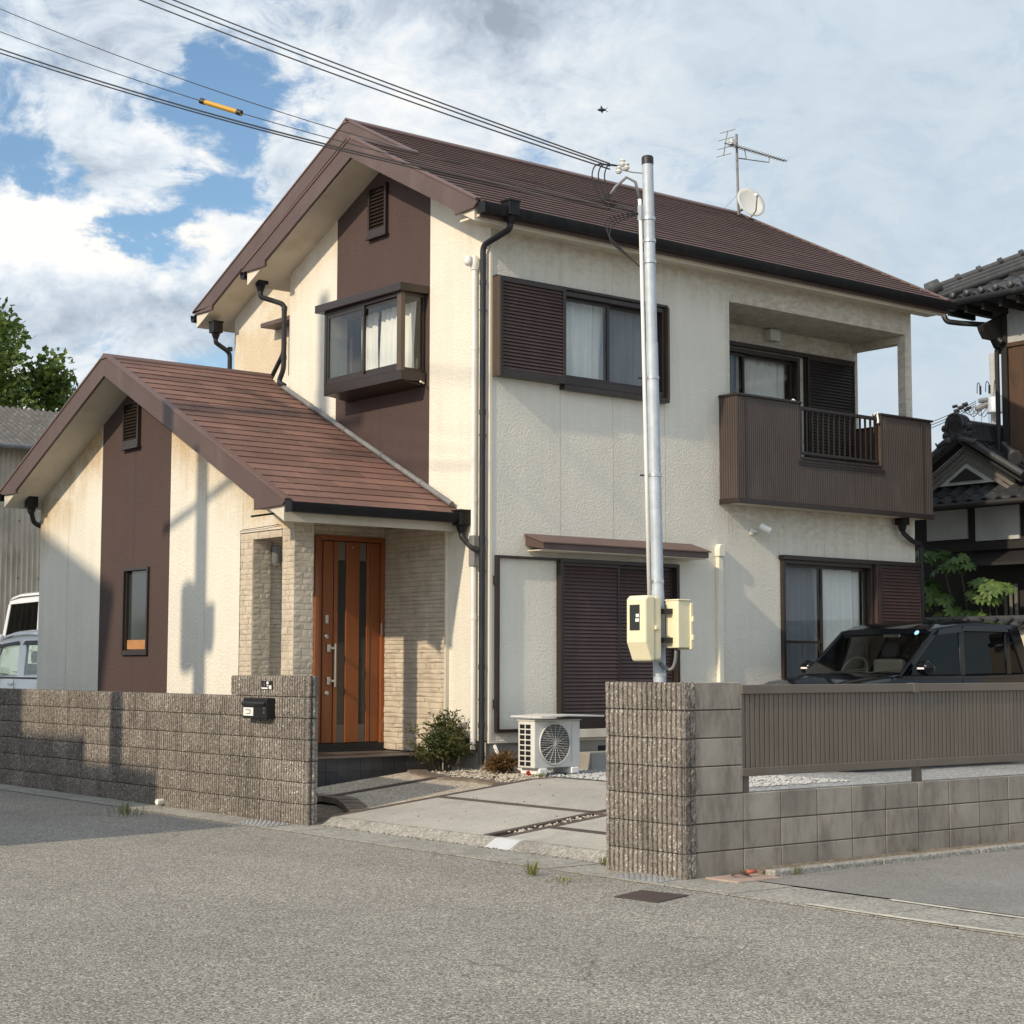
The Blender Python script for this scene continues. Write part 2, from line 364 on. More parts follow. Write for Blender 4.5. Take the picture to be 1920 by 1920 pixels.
speckle('far_ground', [(.12, .115, .10), (.17, .165, .15), (.2, .19, .17), (.25, .24, .22)], 8, bump=.1)
mat('timber_dark', (.070, .052, .042), .8, var=.25, vs=8, bump=.5, bs=40, rnd=.15, stain=((.13, .11, .09), 5, .5))
mat('edging_brick', (.17, .135, .105), .9, var=.2, vs=9, bump=.5, bs=60, rnd=.2)
mat('pebble', (.42, .42, .41), .8, var=.35, vs=30, rnd=0)
mat('pebble_white', (.43, .38, .31), .8, var=.35, vs=25)
mat('new_concrete', (.43, .44, .45), .85, var=.08)

ZST = -.13
mat('line_paint', (.50, .47, .39), .85, var=.3, vs=7, stain=((.24, .22, .18), 9, .9))
def zg(x):
    if x < -2.75: return ZST+.01
    if x < -2.60: return ZST+.01 + (x+2.75)/.15*.07
    if x < -.15: return -.05 + (x+2.60)/2.45*.25
    return .20
def struct(o): return tag(o, kind='structure')
struct(MB().poly((-900, -900, ZST-.06), (1500, -900, ZST-.06), (1500, 1500, ZST-.06), (-900, 1500, ZST-.06)).build('ground', 'far_ground'))
struct(MB().sheet(lambda u, v: (-60+56.7*u, -90+180*v, ZST), 2, 2).build('street', 'asphalt'))
struct(MB().sheet(lambda u, v: (-2.66+40*u, -60+53.72*v, ZST+.012+.06*u), 2, 2).build('parking_lot', 'asphalt_lot'))
# concrete gutter strip along the lane, laid in lengths
gs = struct(MB().box(-3.32, -2.66, -40, 40, ZST-.2, ZST+.0).build('gutter_strip', 'gutter_concrete'))
gl = MB().box(-.315, .315, -.298, .298, 0, .014).mesh('gutter_slab', 'gutter_concrete')
for i in range(-24, 22):
    put(gl, 'gutter_slab', gs, (-2.99, i*.605+.2, ZST-.006 + random.uniform(-.002, .002)))
for x0, x1, y0, y1 in ((-3.30, -3.24, -30, -7.4), (-2.73, -2.675, -30, -7.6)):
    struct(MB().sheet(lambda u, v: (x0+(x1-x0)*u + .012*math.sin(v*57), y0+(y1-y0)*v, ZST+.0125), 1, 60).build('edge_line', 'line_paint'))
# plot behind the walls
pl = MB()
pl.sheet(lambda u, v: ((lambda x: (x, -5.95+6.9*v, zg(x)-.035))(-2.76+11.2*u)), 60, 6)
pl.sheet(lambda u, v: ((lambda x: (x, .95+16*v, .0))(-2.76+3.2*u)), 4, 4)
struct(pl.build('plot_ground', 'soil'))
struct(MB().sheet(lambda u, v: (-2.74+14*u, 7.8+30*v, .02), 2, 2).build('neighbour_yard', 'far_ground'))
# driveway: concrete slabs, dark timber strips, gravel joint
dw = empty('driveway', (-1.3, -3, 0)); struct(dw)
def slab(x0, x1, y0, y1, name='slab', m='slab_concrete', up=0., th=.12, par=None):
    b = MB(); n = max(2, int((x1-x0)/.15))
    top = [(x0+(x1-x0)*i/n) for i in range(n+1)]
    poly = [(x, y0, zg(x)+up) for x in top] + [(x, y0, zg(x)+up-th) for x in reversed(top)]
    b.prism(poly, (0, y1-y0, 0)); return b.build(name, m, par or dw, bevel=.006)
slab(-2.595, -1.42, -3.22, -.98); slab(-1.33, .14, -3.22, -.98); slab(-2.595, -2.12, -5.12, -3.52); slab(-2.03, -1.42, -5.9, -3.52); slab(-1.33, .14, -5.9, -3.52)
for a in [(-2.595, .14, -.975, -.90), (-1.415, -1.335, -5.9, -.98), (-2.595, .14, -3.30, -3.225), (-2.595, .14, -3.515, -3.44), (-2.115, -2.035, -5.1, -3.52), (.145, .225, -5.9, -.90)]:
    slab(*a, name='timber_strip', m='timber_dark', up=.004)
# sloped kerb blocks at the mouth of the drive
def kerb(y0, y1, m='gutter_concrete'):
    b = MB(); b.prism([(-2.78, y0, ZST-.1), (-2.60, y0, ZST-.1), (-2.60, y0, -.048), (-2.65, y0, -.052), (-2.765, y0, ZST+.012), (-2.78, y0, ZST+.0)], (0, y1-y0, 0)); b.build('kerb_block', m, dw, bevel=.006)
yk = -.98
for i, w in enumerate([.62, .62, .62, .62, .33, .62, .62, .62]):
    if yk-w < -5.14: w = yk+5.14
    kerb(yk-w+.006, yk, 'new_concrete' if i == 4 else 'gutter_concrete'); yk -= w
# path to the porch: washed aggregate between a curved brick edging
ap = MB(); cur = [(-2.30, -.92), (-2.12, -.55), (-1.98, -.2), (-1.98, .1), (-2.08, .4), (-2.2, .62)]
edge2 = [(-.55, -.90), (-.5, -.5), (-.62, .0), (-.55, .5), (-.45, .72)]
polytop = cur + [(-2.2, .72), (-.45, .72)] + edge2[::-1]
ap.poly(*[(x, y, zg(x)-.004+.055*(y+.95)/1.7) for x, y in polytop])
ap.build('aggregate_path', 'aggregate', dw, norm=False)
bm_ = MB().box(-.105, .105, -.05, .05, -.06, .0).mesh('edging_brick', 'edging_brick')
for line in (cur, edge2):
    P = [Vector((x, y, 0)) for x, y in line]
    for i in range(len(P)-1):
        n = max(1, round((P[i+1]-P[i]).length/.11))
        for k in range(n):
            p = P[i].lerp(P[i+1], (k+.5)/n); d = (P[i+1]-P[i]).normalized()
            put(bm_, 'edging_brick', dw, (p.x, p.y, zg(p.x)+.008+.055*(p.y+.95)/1.7), Matrix.Rotation(math.atan2(d.y, d.x)-math.pi/2, 3, 'Z'))
slab(-2.0, -.6, .02, .09, name='timber_strip', m='timber_dark', up=.045)

def pebbles(name, mt, pts, r0, r1, par=None):
    b = MB()
    for p in pts:
        r = random.uniform(r0, r1); a = random.uniform(0, 6.28); c, s = math.cos(a), math.sin(a); k = random.uniform(.55, 1.); z = random.uniform(.4, .8)
        q = [(r, 0, 0), (0, r*k, 0), (-r*.9, 0, 0), (0, -r*k, 0), (r*.1, r*.1, r*z), (0, 0, -r*.5)]
        b.add([(p[0]+x*c-y*s, p[1]+x*s+y*c, p[2]+w) for x, y, w in q], [(0, 1, 4), (1, 2, 4), (2, 3, 4), (3, 0, 4), (1, 0, 5), (2, 1, 5), (3, 2, 5), (0, 3, 5)])
    return b.build(name, mt, par, norm=False, kind='stuff')
U_ = random.uniform
g1 = [(U_(.22, 2.2), U_(-3.2, -.05), .205) for _ in range(3600)] + [(U_(-.3, 3.2), -5.3+U_(-.6, 1.2), .21) for _ in range(1500)] + [(U_(-1.2, 2.2), U_(-5.9, -5.2), .205) for _ in range(2600)]
struct(MB().box(.23, 9.2, -5.93, .02, -.1, .195).build('gravel_yard', 'gravel_bed'))
tag(pebbles('gravel', 'pebble', g1, .012, .024), 'loose grey gravel covering the parking yard', 'gravel')
g2 = []
for _ in range(1500):
    x, y = U_(-.62, .2), U_(-.88, .55)
    if x > -.55 + .1*math.sin(y*5): g2.append((x, y, max(zg(x), .1)+.0))
for _ in range(260): g2.append((U_(-2.4, .1), -3.37+U_(-.06, .06), 0))
g2 = [(x, y, zg(x)-.02+U_(0, .02)+.03*max(0, y+.9)) for x, y, z in g2]
tag(pebbles('white_pebbles', 'pebble_white', g2, .010, .026), 'pale pebbles scattered round the shrub and in the driveway joint', 'pebbles')
crumbs = []
for _ in range(46):
    x, y = U_(-2.4, .0), U_(-4.8, -1.1); crumbs.append((x, y, zg(x)+.004))
for _ in range(120): crumbs.append((-2.80+U_(-.03, .03), U_(-5., -1.1), ZST+.012))
tag(pebbles('stone_crumbs', 'edging_brick', crumbs, .005, .014), 'small dark stone crumbs strewn on the concrete drive', 'stones')

# manhole lid, drain covers
def plate(name, pts, z, th, m, label, cat, group=None, studs=False):
    b = MB(); q = [Vector((p.x, p.y, z)) for p in pts]; b.prism(q, (0, 0, th)); o = b.build(name, m, None, bevel=.004)
    tag(o, label, cat, group)
    if studs:
        s = MB(); nx, ny = 16, 9
        for i in range(nx):
            for j in range(ny):
                u, v = (i+.5)/nx, (j+.5)/ny; p = q[0].lerp(q[1], v).lerp(q[3].lerp(q[2], v), u); a = .7 if (i+j) % 2 else -.7
                d = Vector((math.cos(a), math.sin(a), 0))*.013; n = Vector((-d.y, d.x, 0))*.35
                s.add([p-d-n+Vector((0, 0, th)), p+d-n+Vector((0, 0, th)), p+d+n+Vector((0, 0, th)), p-d+n+Vector((0, 0, th)), p-d*.6+Vector((0, 0, th+.005)), p+d*.6+Vector((0, 0, th+.005))], [(0, 1, 5, 4), (1, 2, 5), (2, 3, 4, 5), (3, 0, 4)])
        s.build('tread_studs', 'checker', o, kind='stuff')
    return o
mat('manhole', (.055, .036, .030), .65, var=.2, vs=10, bump=.3, bs=60)
mat('checker', (.34, .34, .33), .45, metal=.6, var=.2, vs=12, stain=((.20, .18, .15), 6, .4))
plate('manhole_lid', [Vector(p) for p in ((-3.96, -6.36, 0), (-3.60, -6.24, 0), (-3.53, -6.62, 0), (-3.93, -6.74, 0))], ZST+.001, .006, 'manhole', 'rust brown square manhole lid flush in the asphalt', 'manhole lid')
plate('drain_cover', [Vector(p) for p in ((-3.30, -5.62, 0), (-2.96, -5.50, 0), (-2.96, -6.0, 0), (-3.30, -6.08, 0))], ZST+.006, .008, 'checker', 'studded steel drain cover at foot of the corner pillar', 'drain cover', studs=True)
plate('drain_cover', [Vector(p) for p in ((-3.30, -.33, 0), (-2.96, -.12, 0), (-2.96, -.78, 0), (-3.30, -.88, 0))], ZST+.006, .008, 'checker', 'studded steel drain cover at foot of the letterbox wall', 'drain cover', studs=True)
# reddish slab and kerb by the low wall
mat('pink_slab', (.36, .27, .22), .85, var=.2, vs=7, bump=.3, bs=50, stain=((.25, .20, .16), 5, .5))
tag(MB().box(-2.86, -2.42, -6.42, -6.10, ZST, ZST+.022).build('paving_slab', 'pink_slab', None, bevel=.006), 'reddish paving slab beside the corner pillar', 'slab')
for i in range(11):
    x0 = -2.40+i*.6
    tag(MB().box(x0, x0+.593, -6.34+.004*(i % 2), -6.24, ZST-.05, ZST+.055).build('kerb_stone', 'gutter_concrete', None, bevel=.01), 'low concrete kerb stone along the grey block wall', 'kerb stone', 'kerb stones along the low wall')
struct(MB().box(-2.42, 4.2, -6.24, -6.06, ZST-.05, ZST+.045).build('kerb_backfill', 'soil'))

# ------------------------------------------------------------------ boundary walls of blocks
def blockmat(name, base, light, dark, wet):
    m = bpy.data.materials.new(name); m.use_nodes = True; t = NT(m.node_tree); b = t.t.nodes['Principled BSDF']
    pos = t.n('ShaderNodeNewGeometry').outputs['Position']; rn = t.n('ShaderNodeObjectInfo').outputs['Random']
    v = t.n('ShaderNodeTexVoronoi'); t.put(v.inputs['Vector'], pos); v.inputs['Scale'].default_value = 105
    sc = t.n('ShaderNodeSeparateColor'); t.put(sc.inputs[0], v.outputs['Color'])
    c = t.ramp(sc.outputs[0], [(.0, dark), (.25, base), (.90, base), (.985, light)])
    c = t.vm('SCALE', c, t.mr(t.noise(pos, 1.8, 5, .6), .25, .75, .78, 1.2, False))
    c = t.vm('SCALE', c, t.mr(rn, 0., 1., .90, 1.12, False))
    st = t.noise(t.mapping(pos, (5, 5, .9)), 1, 6, .7)
    c = t.mix(t.m('MULTIPLY', t.mr(st, .50, .70), wet), c, dark)
    t.put(b.inputs['Base Color'], c); b.inputs['Roughness'].default_value = .92; b.inputs['Specular IOR Level'].default_value = .25
    bn = t.n('ShaderNodeBump'); bn.inputs['Strength'].default_value = .7; bn.inputs['Distance'].default_value = .004
    t.put(bn.inputs['Height'], t.m('ADD', t.noise(pos, 70, 3, .6), t.m('MULTIPLY', v.outputs['Distance'], -.6))); t.put(b.inputs['Normal'], bn.outputs[0]); MAT[name] = m
blockmat('ribbed_block', (.235, .206, .178), (.55, .51, .45), (.085, .074, .064), .62)
mat('grey_block', (.30, .268, .222), .92, var=.22, vs=2.6, bump=.5, bs=110, bd=.004, rnd=.14, fine=.10, fs=140,
    fn=lambda t, pos, c, b: t.mix(t.m('MULTIPLY', t.mr(t.noise(t.mapping(pos, (5, 5, 1.6)), 1, 7, .75), .42, .66), .62), c, (.125, .108, .090)))
mat('mortar', (.10, .092, .082), .95, var=.2, vs=6)

def ribbed(seed, w=.392, h=.192, ribs=9, d=.13):
    """split-ribbed block: rough ribs with sawn grooves, face towards -x"""
    rnd = random.Random(seed); b = MB(); nz = 7; pitch = w/ribs; prof = []
    for k in range(ribs):
        y = -w/2 + k*pitch
        prof += [(y+.0005, 0.), (y+pitch*.30, 0.), (y+pitch*.36, .9), (y+pitch*.66, 1.2), (y+pitch*.96, .9)]
    prof.append((w/2, 0.))
    cols = []
    for (y, a) in prof:
        col = []
        for j in range(nz+1):
            z = h*j/nz; r = (.021 + rnd.uniform(-.0045, .0045))*a
            if j in (0, nz): r *= .75
            col.append((-r, y, z))
        cols.append(col)
    n0 = len(b.v)
    for c in cols: b.v += c
    for i in range(len(cols)-1):
        for j in range(nz): b.f.append((n0+i*(nz+1)+j, n0+(i+1)*(nz+1)+j, n0+(i+1)*(nz+1)+j+1, n0+i*(nz+1)+j+1))
    b.poly((0, -w/2, 0), (0, w/2, 0), (d, w/2, 0), (d, -w/2, 0)); b.poly((-.008, -w/2, h), (-.008, w/2, h), (d, w/2, h), (d, -w/2, h))
    b.poly((0, -w/2, 0), (d, -w/2, 0), (d, -w/2, h), (0, -w/2, h)); b.poly((0, w/2, 0), (d, w/2, 0), (d, w/2, h), (0, w/2, h)); b.poly((d, -w/2, 0), (d, w/2, 0), (d, w/2, h), (d, -w/2, h))
    return b.mesh('ribbed_block', 'ribbed_block')
RB = [ribbed(s) for s in range(6)]
RBend = [ribbed(s+20, .19, .192, 4) for s in range(3)]
XB = -2.905
def ribbed_run(par, y0, n, z0, half_end=False):
    for i in range(n): put(random.choice(RB), 'ribbed_block', par, (XB, y0+.2+i*.4, z0+.004))
lw = empty('boundary_wall', (XB+.07, 3.6, ZST)); tag(lw, 'long ribbed concrete block wall with raised letterbox end beside the front door', 'wall')
MB().box(XB+.006, XB+.105, -.912, 9.35, ZST-.1, 1.066).build('mortar', 'mortar', lw)
MB().box(XB+.006, XB+.105, -.912, .41, 1.06, 1.266).build('mortar', 'mortar', lw)
for c in range(6): ribbed_run(lw, -.92, 26, 1.069-.2*(c+1))
ribbed_run(lw, -.92, 3, 1.069)
put(RBend[0], 'ribbed_block', lw, (XB, .376, 1.073))
# return end of the wall (faces the drive)
rotY = Matrix.Rotation(R(90), 3, 'Z')
RBret = [ribbed(s+90, .10, .192, 2, .05) for s in range(3)]
for c in range(7): put(RBret[c % 3], 'ribbed_block', lw, (XB+.054, -.922, 1.269-.2*(c+1)+.004), rotY)
XP = -3.0; YP = onx(1139, 1380, XP).y
cp = empty('corner_pillar', (XB+.2, -5.6, ZST)); tag(cp, 'ribbed block gate pillar with smooth grey return in front of the steel pole', 'pillar')
MB().box(XP+.006, XB+.02, -6.045, YP-.006, ZST-.1, 1.250).build('mortar', 'mortar', cp)
MB().box(XB+.018, -2.415, -6.045, -5.94, ZST-.1, 1.250).build('mortar', 'mortar', cp)
HW = (YP+6.05)/2-.006
RB46 = [ribbed(s+40, HW, .192, 8, .10) for s in range(4)]
for c in range(7):
    z = 1.255-.2*(c+1)+.004
    put(RB46[c % 4], 'ribbed_block', cp, (XP, YP-HW/2, z)); put(RB46[(c+1) % 4], 'ribbed_block', cp, (XP, YP-HW*1.5-.006, z))
# rough corner returns of the pillar
crn = []
for s in range(3):
    rnd = random.Random(s+70); b = MB()
    for k, (x0, x1) in enumerate(((.0, .042), (.050, .092))):
        b.sheet(lambda u, v, x0=x0, x1=x1: (x0+(x1-x0)*u, -(.010+rnd.uniform(-.006, .006))*(1 if 0 < v < 1 else .6), .192*v), 2, 7)
        b.poly((x0, 0, .192), (x1, 0, .192), (x1, -.008, .192), (x0, -.008, .192)); b.poly((x0, 0, 0), (x0, 0, .192), (x0, -.01, .192), (x0, -.01, 0)); b.poly((x1, 0, 0), (x1, 0, .192), (x1, -.01, .192), (x1, -.01, 0))
    crn.append(b.mesh('corner_return', 'ribbed_block'))
for c in range(7): put(crn[c % 3], 'corner_return', cp, (XP, -6.049, 1.255-.2*(c+1)+.004))
def plain_block(w, h=.192, d=.115):
    b = MB().box(0, w, 0, d, 0, h); return b.mesh('block', 'grey_block')
PB = plain_block(.3925); PB2 = plain_block(.48)
def pblock(par, x, z, me=PB):
    o = put(me, 'block', par, (x, -6.057+U_(-.0015, .0015), z+.004)); m = o.modifiers.new('bevel', 'BEVEL'); m.width = .004; m.segments = 1
    return o
for c in range(7): pblock(cp, -2.900, 1.255-.2*(c+1), PB2)
low = empty('block_wall', (0, -6.0, ZST)); tag(low, 'low stained grey concrete block wall under the brown slatted fence', 'wall')
MB().box(-2.41, 4.0, -6.050, -5.948, ZST-.1, .449).build('mortar', 'mortar', low)
for c in range(3):
    for i in range(16): pblock(low, -2.415+.4*i, .455-.2*(c+1))
# slatted metal fence on the low wall
mat('fence_brown', (.155, .126, .098), .42, metal=.25, var=.10, vs=2, rnd=.05, stain=((.21, .18, .15), 3, .35))
fe = empty('slat_fence', (0, -6.0, .45)); tag(fe, 'brown vertical slat metal fence standing on the low block wall', 'fence')
for i in range(4):
    xp = -2.346+2.0*i
    MB().box(xp-.03, xp+.03, -6.02, -5.96, .40, 1.20).build('post', 'fence_brown', fe, bevel=.003)
for i in range(3):
    x0, x1 = -2.436+2.0*i+(.0 if i == 0 else .005), -.436+2.0*i
    MB().box(x0, x1, -6.075, -6.015, 1.166, 1.232).build('top_rail', 'fence_brown', fe, bevel=.004)
    MB().box(x0, x1, -6.07, -6.02, .572, .632).build('bottom_rail', 'fence_brown', fe, bevel=.004)
sm = MB().prism([(-.0235, 0, 0), (-.0235, -.012, 0), (-.020, -.015, 0), (.017, -.015, 0), (.0235, -.006, 0), (.0235, 0, 0)], (0, 0, .536)).mesh('slat', 'fence_brown')
for i in range(116): put(sm, 'slat', fe, (-2.405+.0512*i, -6.035, .631))
for (x, sx) in ((-.452, .016),): MB().box(x-.02, x+.05, -6.08, -6.01, 1.16, 1.236).build('rail_joint', 'fence_brown', fe, bevel=.003)
# ------------------------------------------------------------------ the house
H = empty('house', (3.5, 3.5, .2)); tag(H, 'two-storey cream house with brown slate roofs, dark shutters and an orange front door', 'house')
LX, W1, W2, SX = 7.379, 4.24, 7.271, .91
def wall(mb, ax, c, u0, u1, z0, top, holes=(), depth=.16, brk=(), noreveal=()):
    """upright wall with openings; ax 'y': plane y=c seen from -y; ax 'x': plane x=c seen from -x"""
    T = top if callable(top) else (lambda u: top)
    pt = (lambda u, d, z: (u, c+d, z)) if ax == 'y' else (lambda u, d, z: (c+d, u, z))
    us = sorted({u0, u1, *brk, *[h[0] for h in holes], *[h[1] for h in holes]}); us = [u for u in us if u0-1e-6 <= u <= u1+1e-6]
    for a, b in zip(us, us[1:]):
        mid = (a+b)/2; hs = sorted([h for h in holes if h[0] <= mid <= h[1]], key=lambda h: h[2]); z = z0
        for h in hs: mb.poly(pt(a, 0, z), pt(b, 0, z), pt(b, 0, h[2]), pt(a, 0, h[2])); z = h[3]
        mb.poly(pt(a, 0, z), pt(b, 0, z), pt(b, 0, T(b)), pt(a, 0, T(a)))
    for (a, b, p, q) in [h for h in holes if h not in noreveal]:
        mb.poly(pt(a, 0, p), pt(b, 0, p), pt(b, depth, p), pt(a, depth, p)); mb.poly(pt(a, 0, q), pt(b, 0, q), pt(b, depth, q), pt(a, depth, q))
        mb.poly(pt(a, 0, p), pt(a, 0, q), pt(a, depth, q), pt(a, depth, p)); mb.poly(pt(b, 0, p), pt(b, 0, q), pt(b, depth, q), pt(b, depth, p))
    return mb
S1 = .5165; S2 = .4535
ztr = lambda y: 6.371 + S1*(y+.371)                       # right roof plane
ztl = lambda y: 7.644 - S2*(y-2.093)                       # left plane of the front gable
ztb = lambda y: 8.417 - .469*(y-3.59)                      # left plane of the rear gable
TH = .235
gtop = lambda y: min(ztr(y), ztl(y)) - TH + .004
btop = lambda y: min(ztr(y), ztb(y)) - TH + .004
front = MB(); ZS = .548
F2 = (1.03, 2.60, 4.60, 5.62); F1L = (.975, 2.80, .72, 2.545); F1R = (4.69, 6.42, .62, 2.69); LOG = (3.787, 7.242, 3.50, 5.908)
wall(front, 'y', 0, 0, LX, ZS, 6.30, [F2, F1L, F1R, LOG], .14, brk=[x/2 for x in range(1, 15)], noreveal=[LOG])
front.poly((LX, 0, ZS), (LX, 0, 3.5), (LX, W2, 3.5), (LX, W2, ZS)); front.poly((LX, .97, 3.5), (LX, .97, 6.3), (LX, W2, 6.3), (LX, W2, 3.5)); front.poly((LX, 0, 5.908), (LX, 0, 6.3), (LX, .97, 6.3), (LX, .97, 5.908))
front.poly((LX, 0, 3.5), (LX, 0, 5.908), (LX, .13, 5.908), (LX, .13, 3.5))
front.poly((LX, -.3, 6.28), (LX, 3.59, 8.2), (LX, W2, 6.4))
front.build('wall', 'stucco_front', H, norm=False)
g = MB(); wall(g, 'x', 0, 0, 1.141, ZS, gtop, brk=[.5]); wall(g, 'x', 0, 3.121, W1, ZS, gtop, brk=[3.6]); g.poly((0, W1, ZS), (SX, W1, ZS), (SX, W1, 6.5), (0, W1, 6.5))
g.build('wall', 'stucco_gable', H, norm=False)
BAYH = (1.32, 2.76, 4.82, 5.6)
wall(MB(), 'x', 0, 1.141, 3.121, ZS, gtop, [BAYH], .12, brk=[2.093]).build('stripe_panel', 'stucco_brown', H, norm=False)
bk = wall(MB(), 'x', SX, W1, W2, ZS, btop, brk=[5.5]); wall(bk, 'x', SX, 2.0, W1, 6.4, btop, brk=[3.59]); bk.poly((SX, W2, .2), (LX, W2, .2), (LX, W2, 6.5), (SX, W2, 6.5))
bk.build('wall', 'stucco_gable', H, norm=False)
# foundation
fo = MB().box(.025, LX-.02, .025, 1.2, 0, ZS+.0); fo.box(.025, .3, 1.203, W1, 0, ZS); fo.build('foundation', 'concrete', H)
MB().box(-.012, LX+.008, -.012, .03, ZS-.022, ZS-.001).build('base_trim', 'cream_paint', H)
for x in (1.6, 4.2): MB().box(x, x+.4, .018, .03, .30, .46).build('air_brick', 'near_black', H)
# sealed panel joints (thin recessed-looking sealant lines)
mat('sealant', (.50, .45, .36), .8, var=.2, vs=9)
mat('sealant_dark', (.065, .045, .042), .8, var=.2, vs=9)
for x, z0, z1 in ((1.012, 5.70, 6.26), (1.012, 2.8, 4.5), (1.821, 5.68, 6.26), (1.821, 2.85, 4.5), (2.66, 2.82, 6.26), (3.74, 3.0, 6.26), (4.656, 5.91, 6.26), (5.517, 5.91, 6.26), (6.378, 5.91, 6.26), (7.15, 5.91, 6.24), (3.80, 2.85, 3.40), (4.656, 2.72, 3.40), (5.517, 2.72, 3.38), (6.378, 2.72, 3.38)):
    MB().box(x-.003, x+.003, -.0015, .004, z0, z1).build('panel_joint', 'sealant', H)
for y, z0, z1 in ((2.13, 5.85, 6.50), (2.13, 3.5, 4.62)): MB().box(-.0025, .004, y-.004, y+.004, z0, z1).build('panel_joint', 'sealant_dark', H)

# ---- roofs
def roof_slab(mb, x0, x1, a, b, th=TH):
    (ya, za), (yb, zb) = a, b
    mb.prism([(x0, ya, za), (x0, yb, zb), (x0, yb, zb-th), (x0, ya, za-th)], (x1-x0, 0, 0))
RX = 7.76
deck = MB()
def rslab(x0, x1, y0, y1): roof_slab(deck, x0, x1, (y0, ztr(y0)-.012), (y1, ztr(y1)-.012), TH-.012)
rslab(-.462, RX, -.30, 2.093); rslab(.448, RX, 2.093, 3.59)
roof_slab(deck, -.462, 1.2, (2.093, ztl(2.093)-.012), (4.55, ztl(4.55)-.012), TH-.012)
roof_slab(deck, .448, RX, (3.59, ztb(3.59)-.012), (7.58, ztb(7.58)-.012), TH-.012)
roof = deck.build('roof', 'cream_soffit', H)
# boxed flat eaves
MB().box(-.43, RX-.03, -.36, .0, 6.215, 6.24).build('eave_soffit', 'cream_soffit', roof)
MB().box(-.43, RX-.02, -.372, -.345, 6.205, 6.352).build('fascia', 'brown_board', roof)
MB().box(-.44, SX, W1-.0, 4.60, 6.462, 6.482).build('eave_soffit', 'cream_soffit', roof)
MB().box(.47, LX, W2, 7.63, 6.50, 6.52).build('eave_soffit', 'cream_soffit', roof)
MB().box(-.44, SX, 4.585, 4.611, 6.45, 6.51).build('fascia', 'brown_board', roof); MB().box(.47, LX, 7.61, 7.642, 6.48, 6.53).build('fascia', 'brown_board', roof)
def slates(name, x0, x1, ye, fz, yr, rows, mt, parent, par_kind=None, pw=.91, single=False, seed=3, gap=.007):
    """courses of flat slates; fz(y) roof plane; single: each slate an object"""
    rnd = random.Random(seed); d = 1 if yr > ye else -1; n = Vector((0, -(fz(ye+d*.1)-fz(ye))/(.1*d), 1)).normalized(); cache = {}
    up = Vector((0, d, (fz(ye+d*.1)-fz(ye))/.1)).normalized(); Ltot = (Vector((0, yr, fz(yr)))-Vector((0, ye, fz(ye)))).length; e = Ltot/rows
    big = MB(); sl = e*1.12
    M3 = Matrix(((1, 0, 0), (0, up.y, n.y), (0, up.z, n.z)))
    for r in range(rows):
        off = (r % 2)*pw*.5 + rnd.uniform(-.02, .02); xs = [x0]
        x = x0 + pw - off if off > .05 else x0 + pw
        while x < x1-.08: xs.append(x); x += pw
        xs.append(x1)
        for a, b in zip(xs, xs[1:]):
            gap = .013 if single else .007; w = round(b-a-gap, 3); jz = rnd.uniform(-.0012, .0012)
            tk = .0155 if single else .022
            pts = [(0, 0, .001), (w, 0, .001), (w, sl, -.002), (0, sl, -.002), (0, 0, tk), (w, 0, tk), (w, sl, .004), (0, sl, .004)]
            o0 = Vector((a+gap/2, ye, fz(ye))) + up*(r*e) + n*(.001+jz)
            if single:
                if w not in cache: cache[w] = MB().hexa(pts).mesh('slate', mt)
                put(cache[w], 'slate', parent, o0, M3)
            else: big.hexa([o0 + M3 @ Vector(q) for q in pts])
    if not single: big.build(name, mt, parent, kind='stuff', norm=False)
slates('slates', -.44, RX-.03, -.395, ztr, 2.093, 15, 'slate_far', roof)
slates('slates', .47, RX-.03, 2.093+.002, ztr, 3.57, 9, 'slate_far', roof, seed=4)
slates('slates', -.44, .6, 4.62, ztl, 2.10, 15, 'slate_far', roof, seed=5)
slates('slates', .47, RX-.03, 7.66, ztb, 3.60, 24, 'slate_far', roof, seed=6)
def bargeboard(x, A, Rg, B, dep, tailA, tailB, parent, th=.035, cap=True, mt='brown_board', side='both'):
    """gable board in the plane x: A/B eave points, Rg ridge point (y,z of roof top)"""
    for E_, t_ in ((A, tailA), (B, tailB)):
        if side == 'left' and E_ is A: continue
        (ye, ze), (yr, zr) = E_, Rg; s = (zr-ze)/(yr-ye); y1, z1b = t_
        poly = [(x, yr, zr+.012), (x, ye, ze+.012), (x, ye, z1b+.05), (x, ye+(y1-ye)*.12, z1b+.012), (x, y1, z1b), (x, y1, ze+s*(y1-ye)-dep), (x, yr, zr-dep)]
        MB().prism(poly, (-th, 0, 0)).build('bargeboard', mt, parent, bevel=.004)
        if cap:
            up = Vector((0, yr-ye, zr-ze)).normalized(); nn = Vector((0, -up.z, up.y)) if up.y > 0 else Vector((0, up.z, -up.y))
            p0 = Vector((x-th-.012, ye, ze+.012)); p1 = Vector((x-th-.012, yr, zr+.012)); w = Vector((.085, 0, 0))
            MB().hexa([p0, p0+w, p0+w+nn*.026, p0+nn*.026, p1, p1+w, p1+w+nn*.026, p1+nn*.026]).build('verge_cap', 'slate_cap', parent, bevel=.004)
bargeboard(-.462, (-.371, 6.371), (2.093, 7.644), (4.611, ztl(4.611)), .225, (.02, 6.29), (4.06, 6.455), roof)
bargeboard(.448, (-.371, 6.371), (3.59, 8.417), (7.642, ztb(7.642)), .225, (.02, 6.29), (7.08, 6.495), roof, side='left')
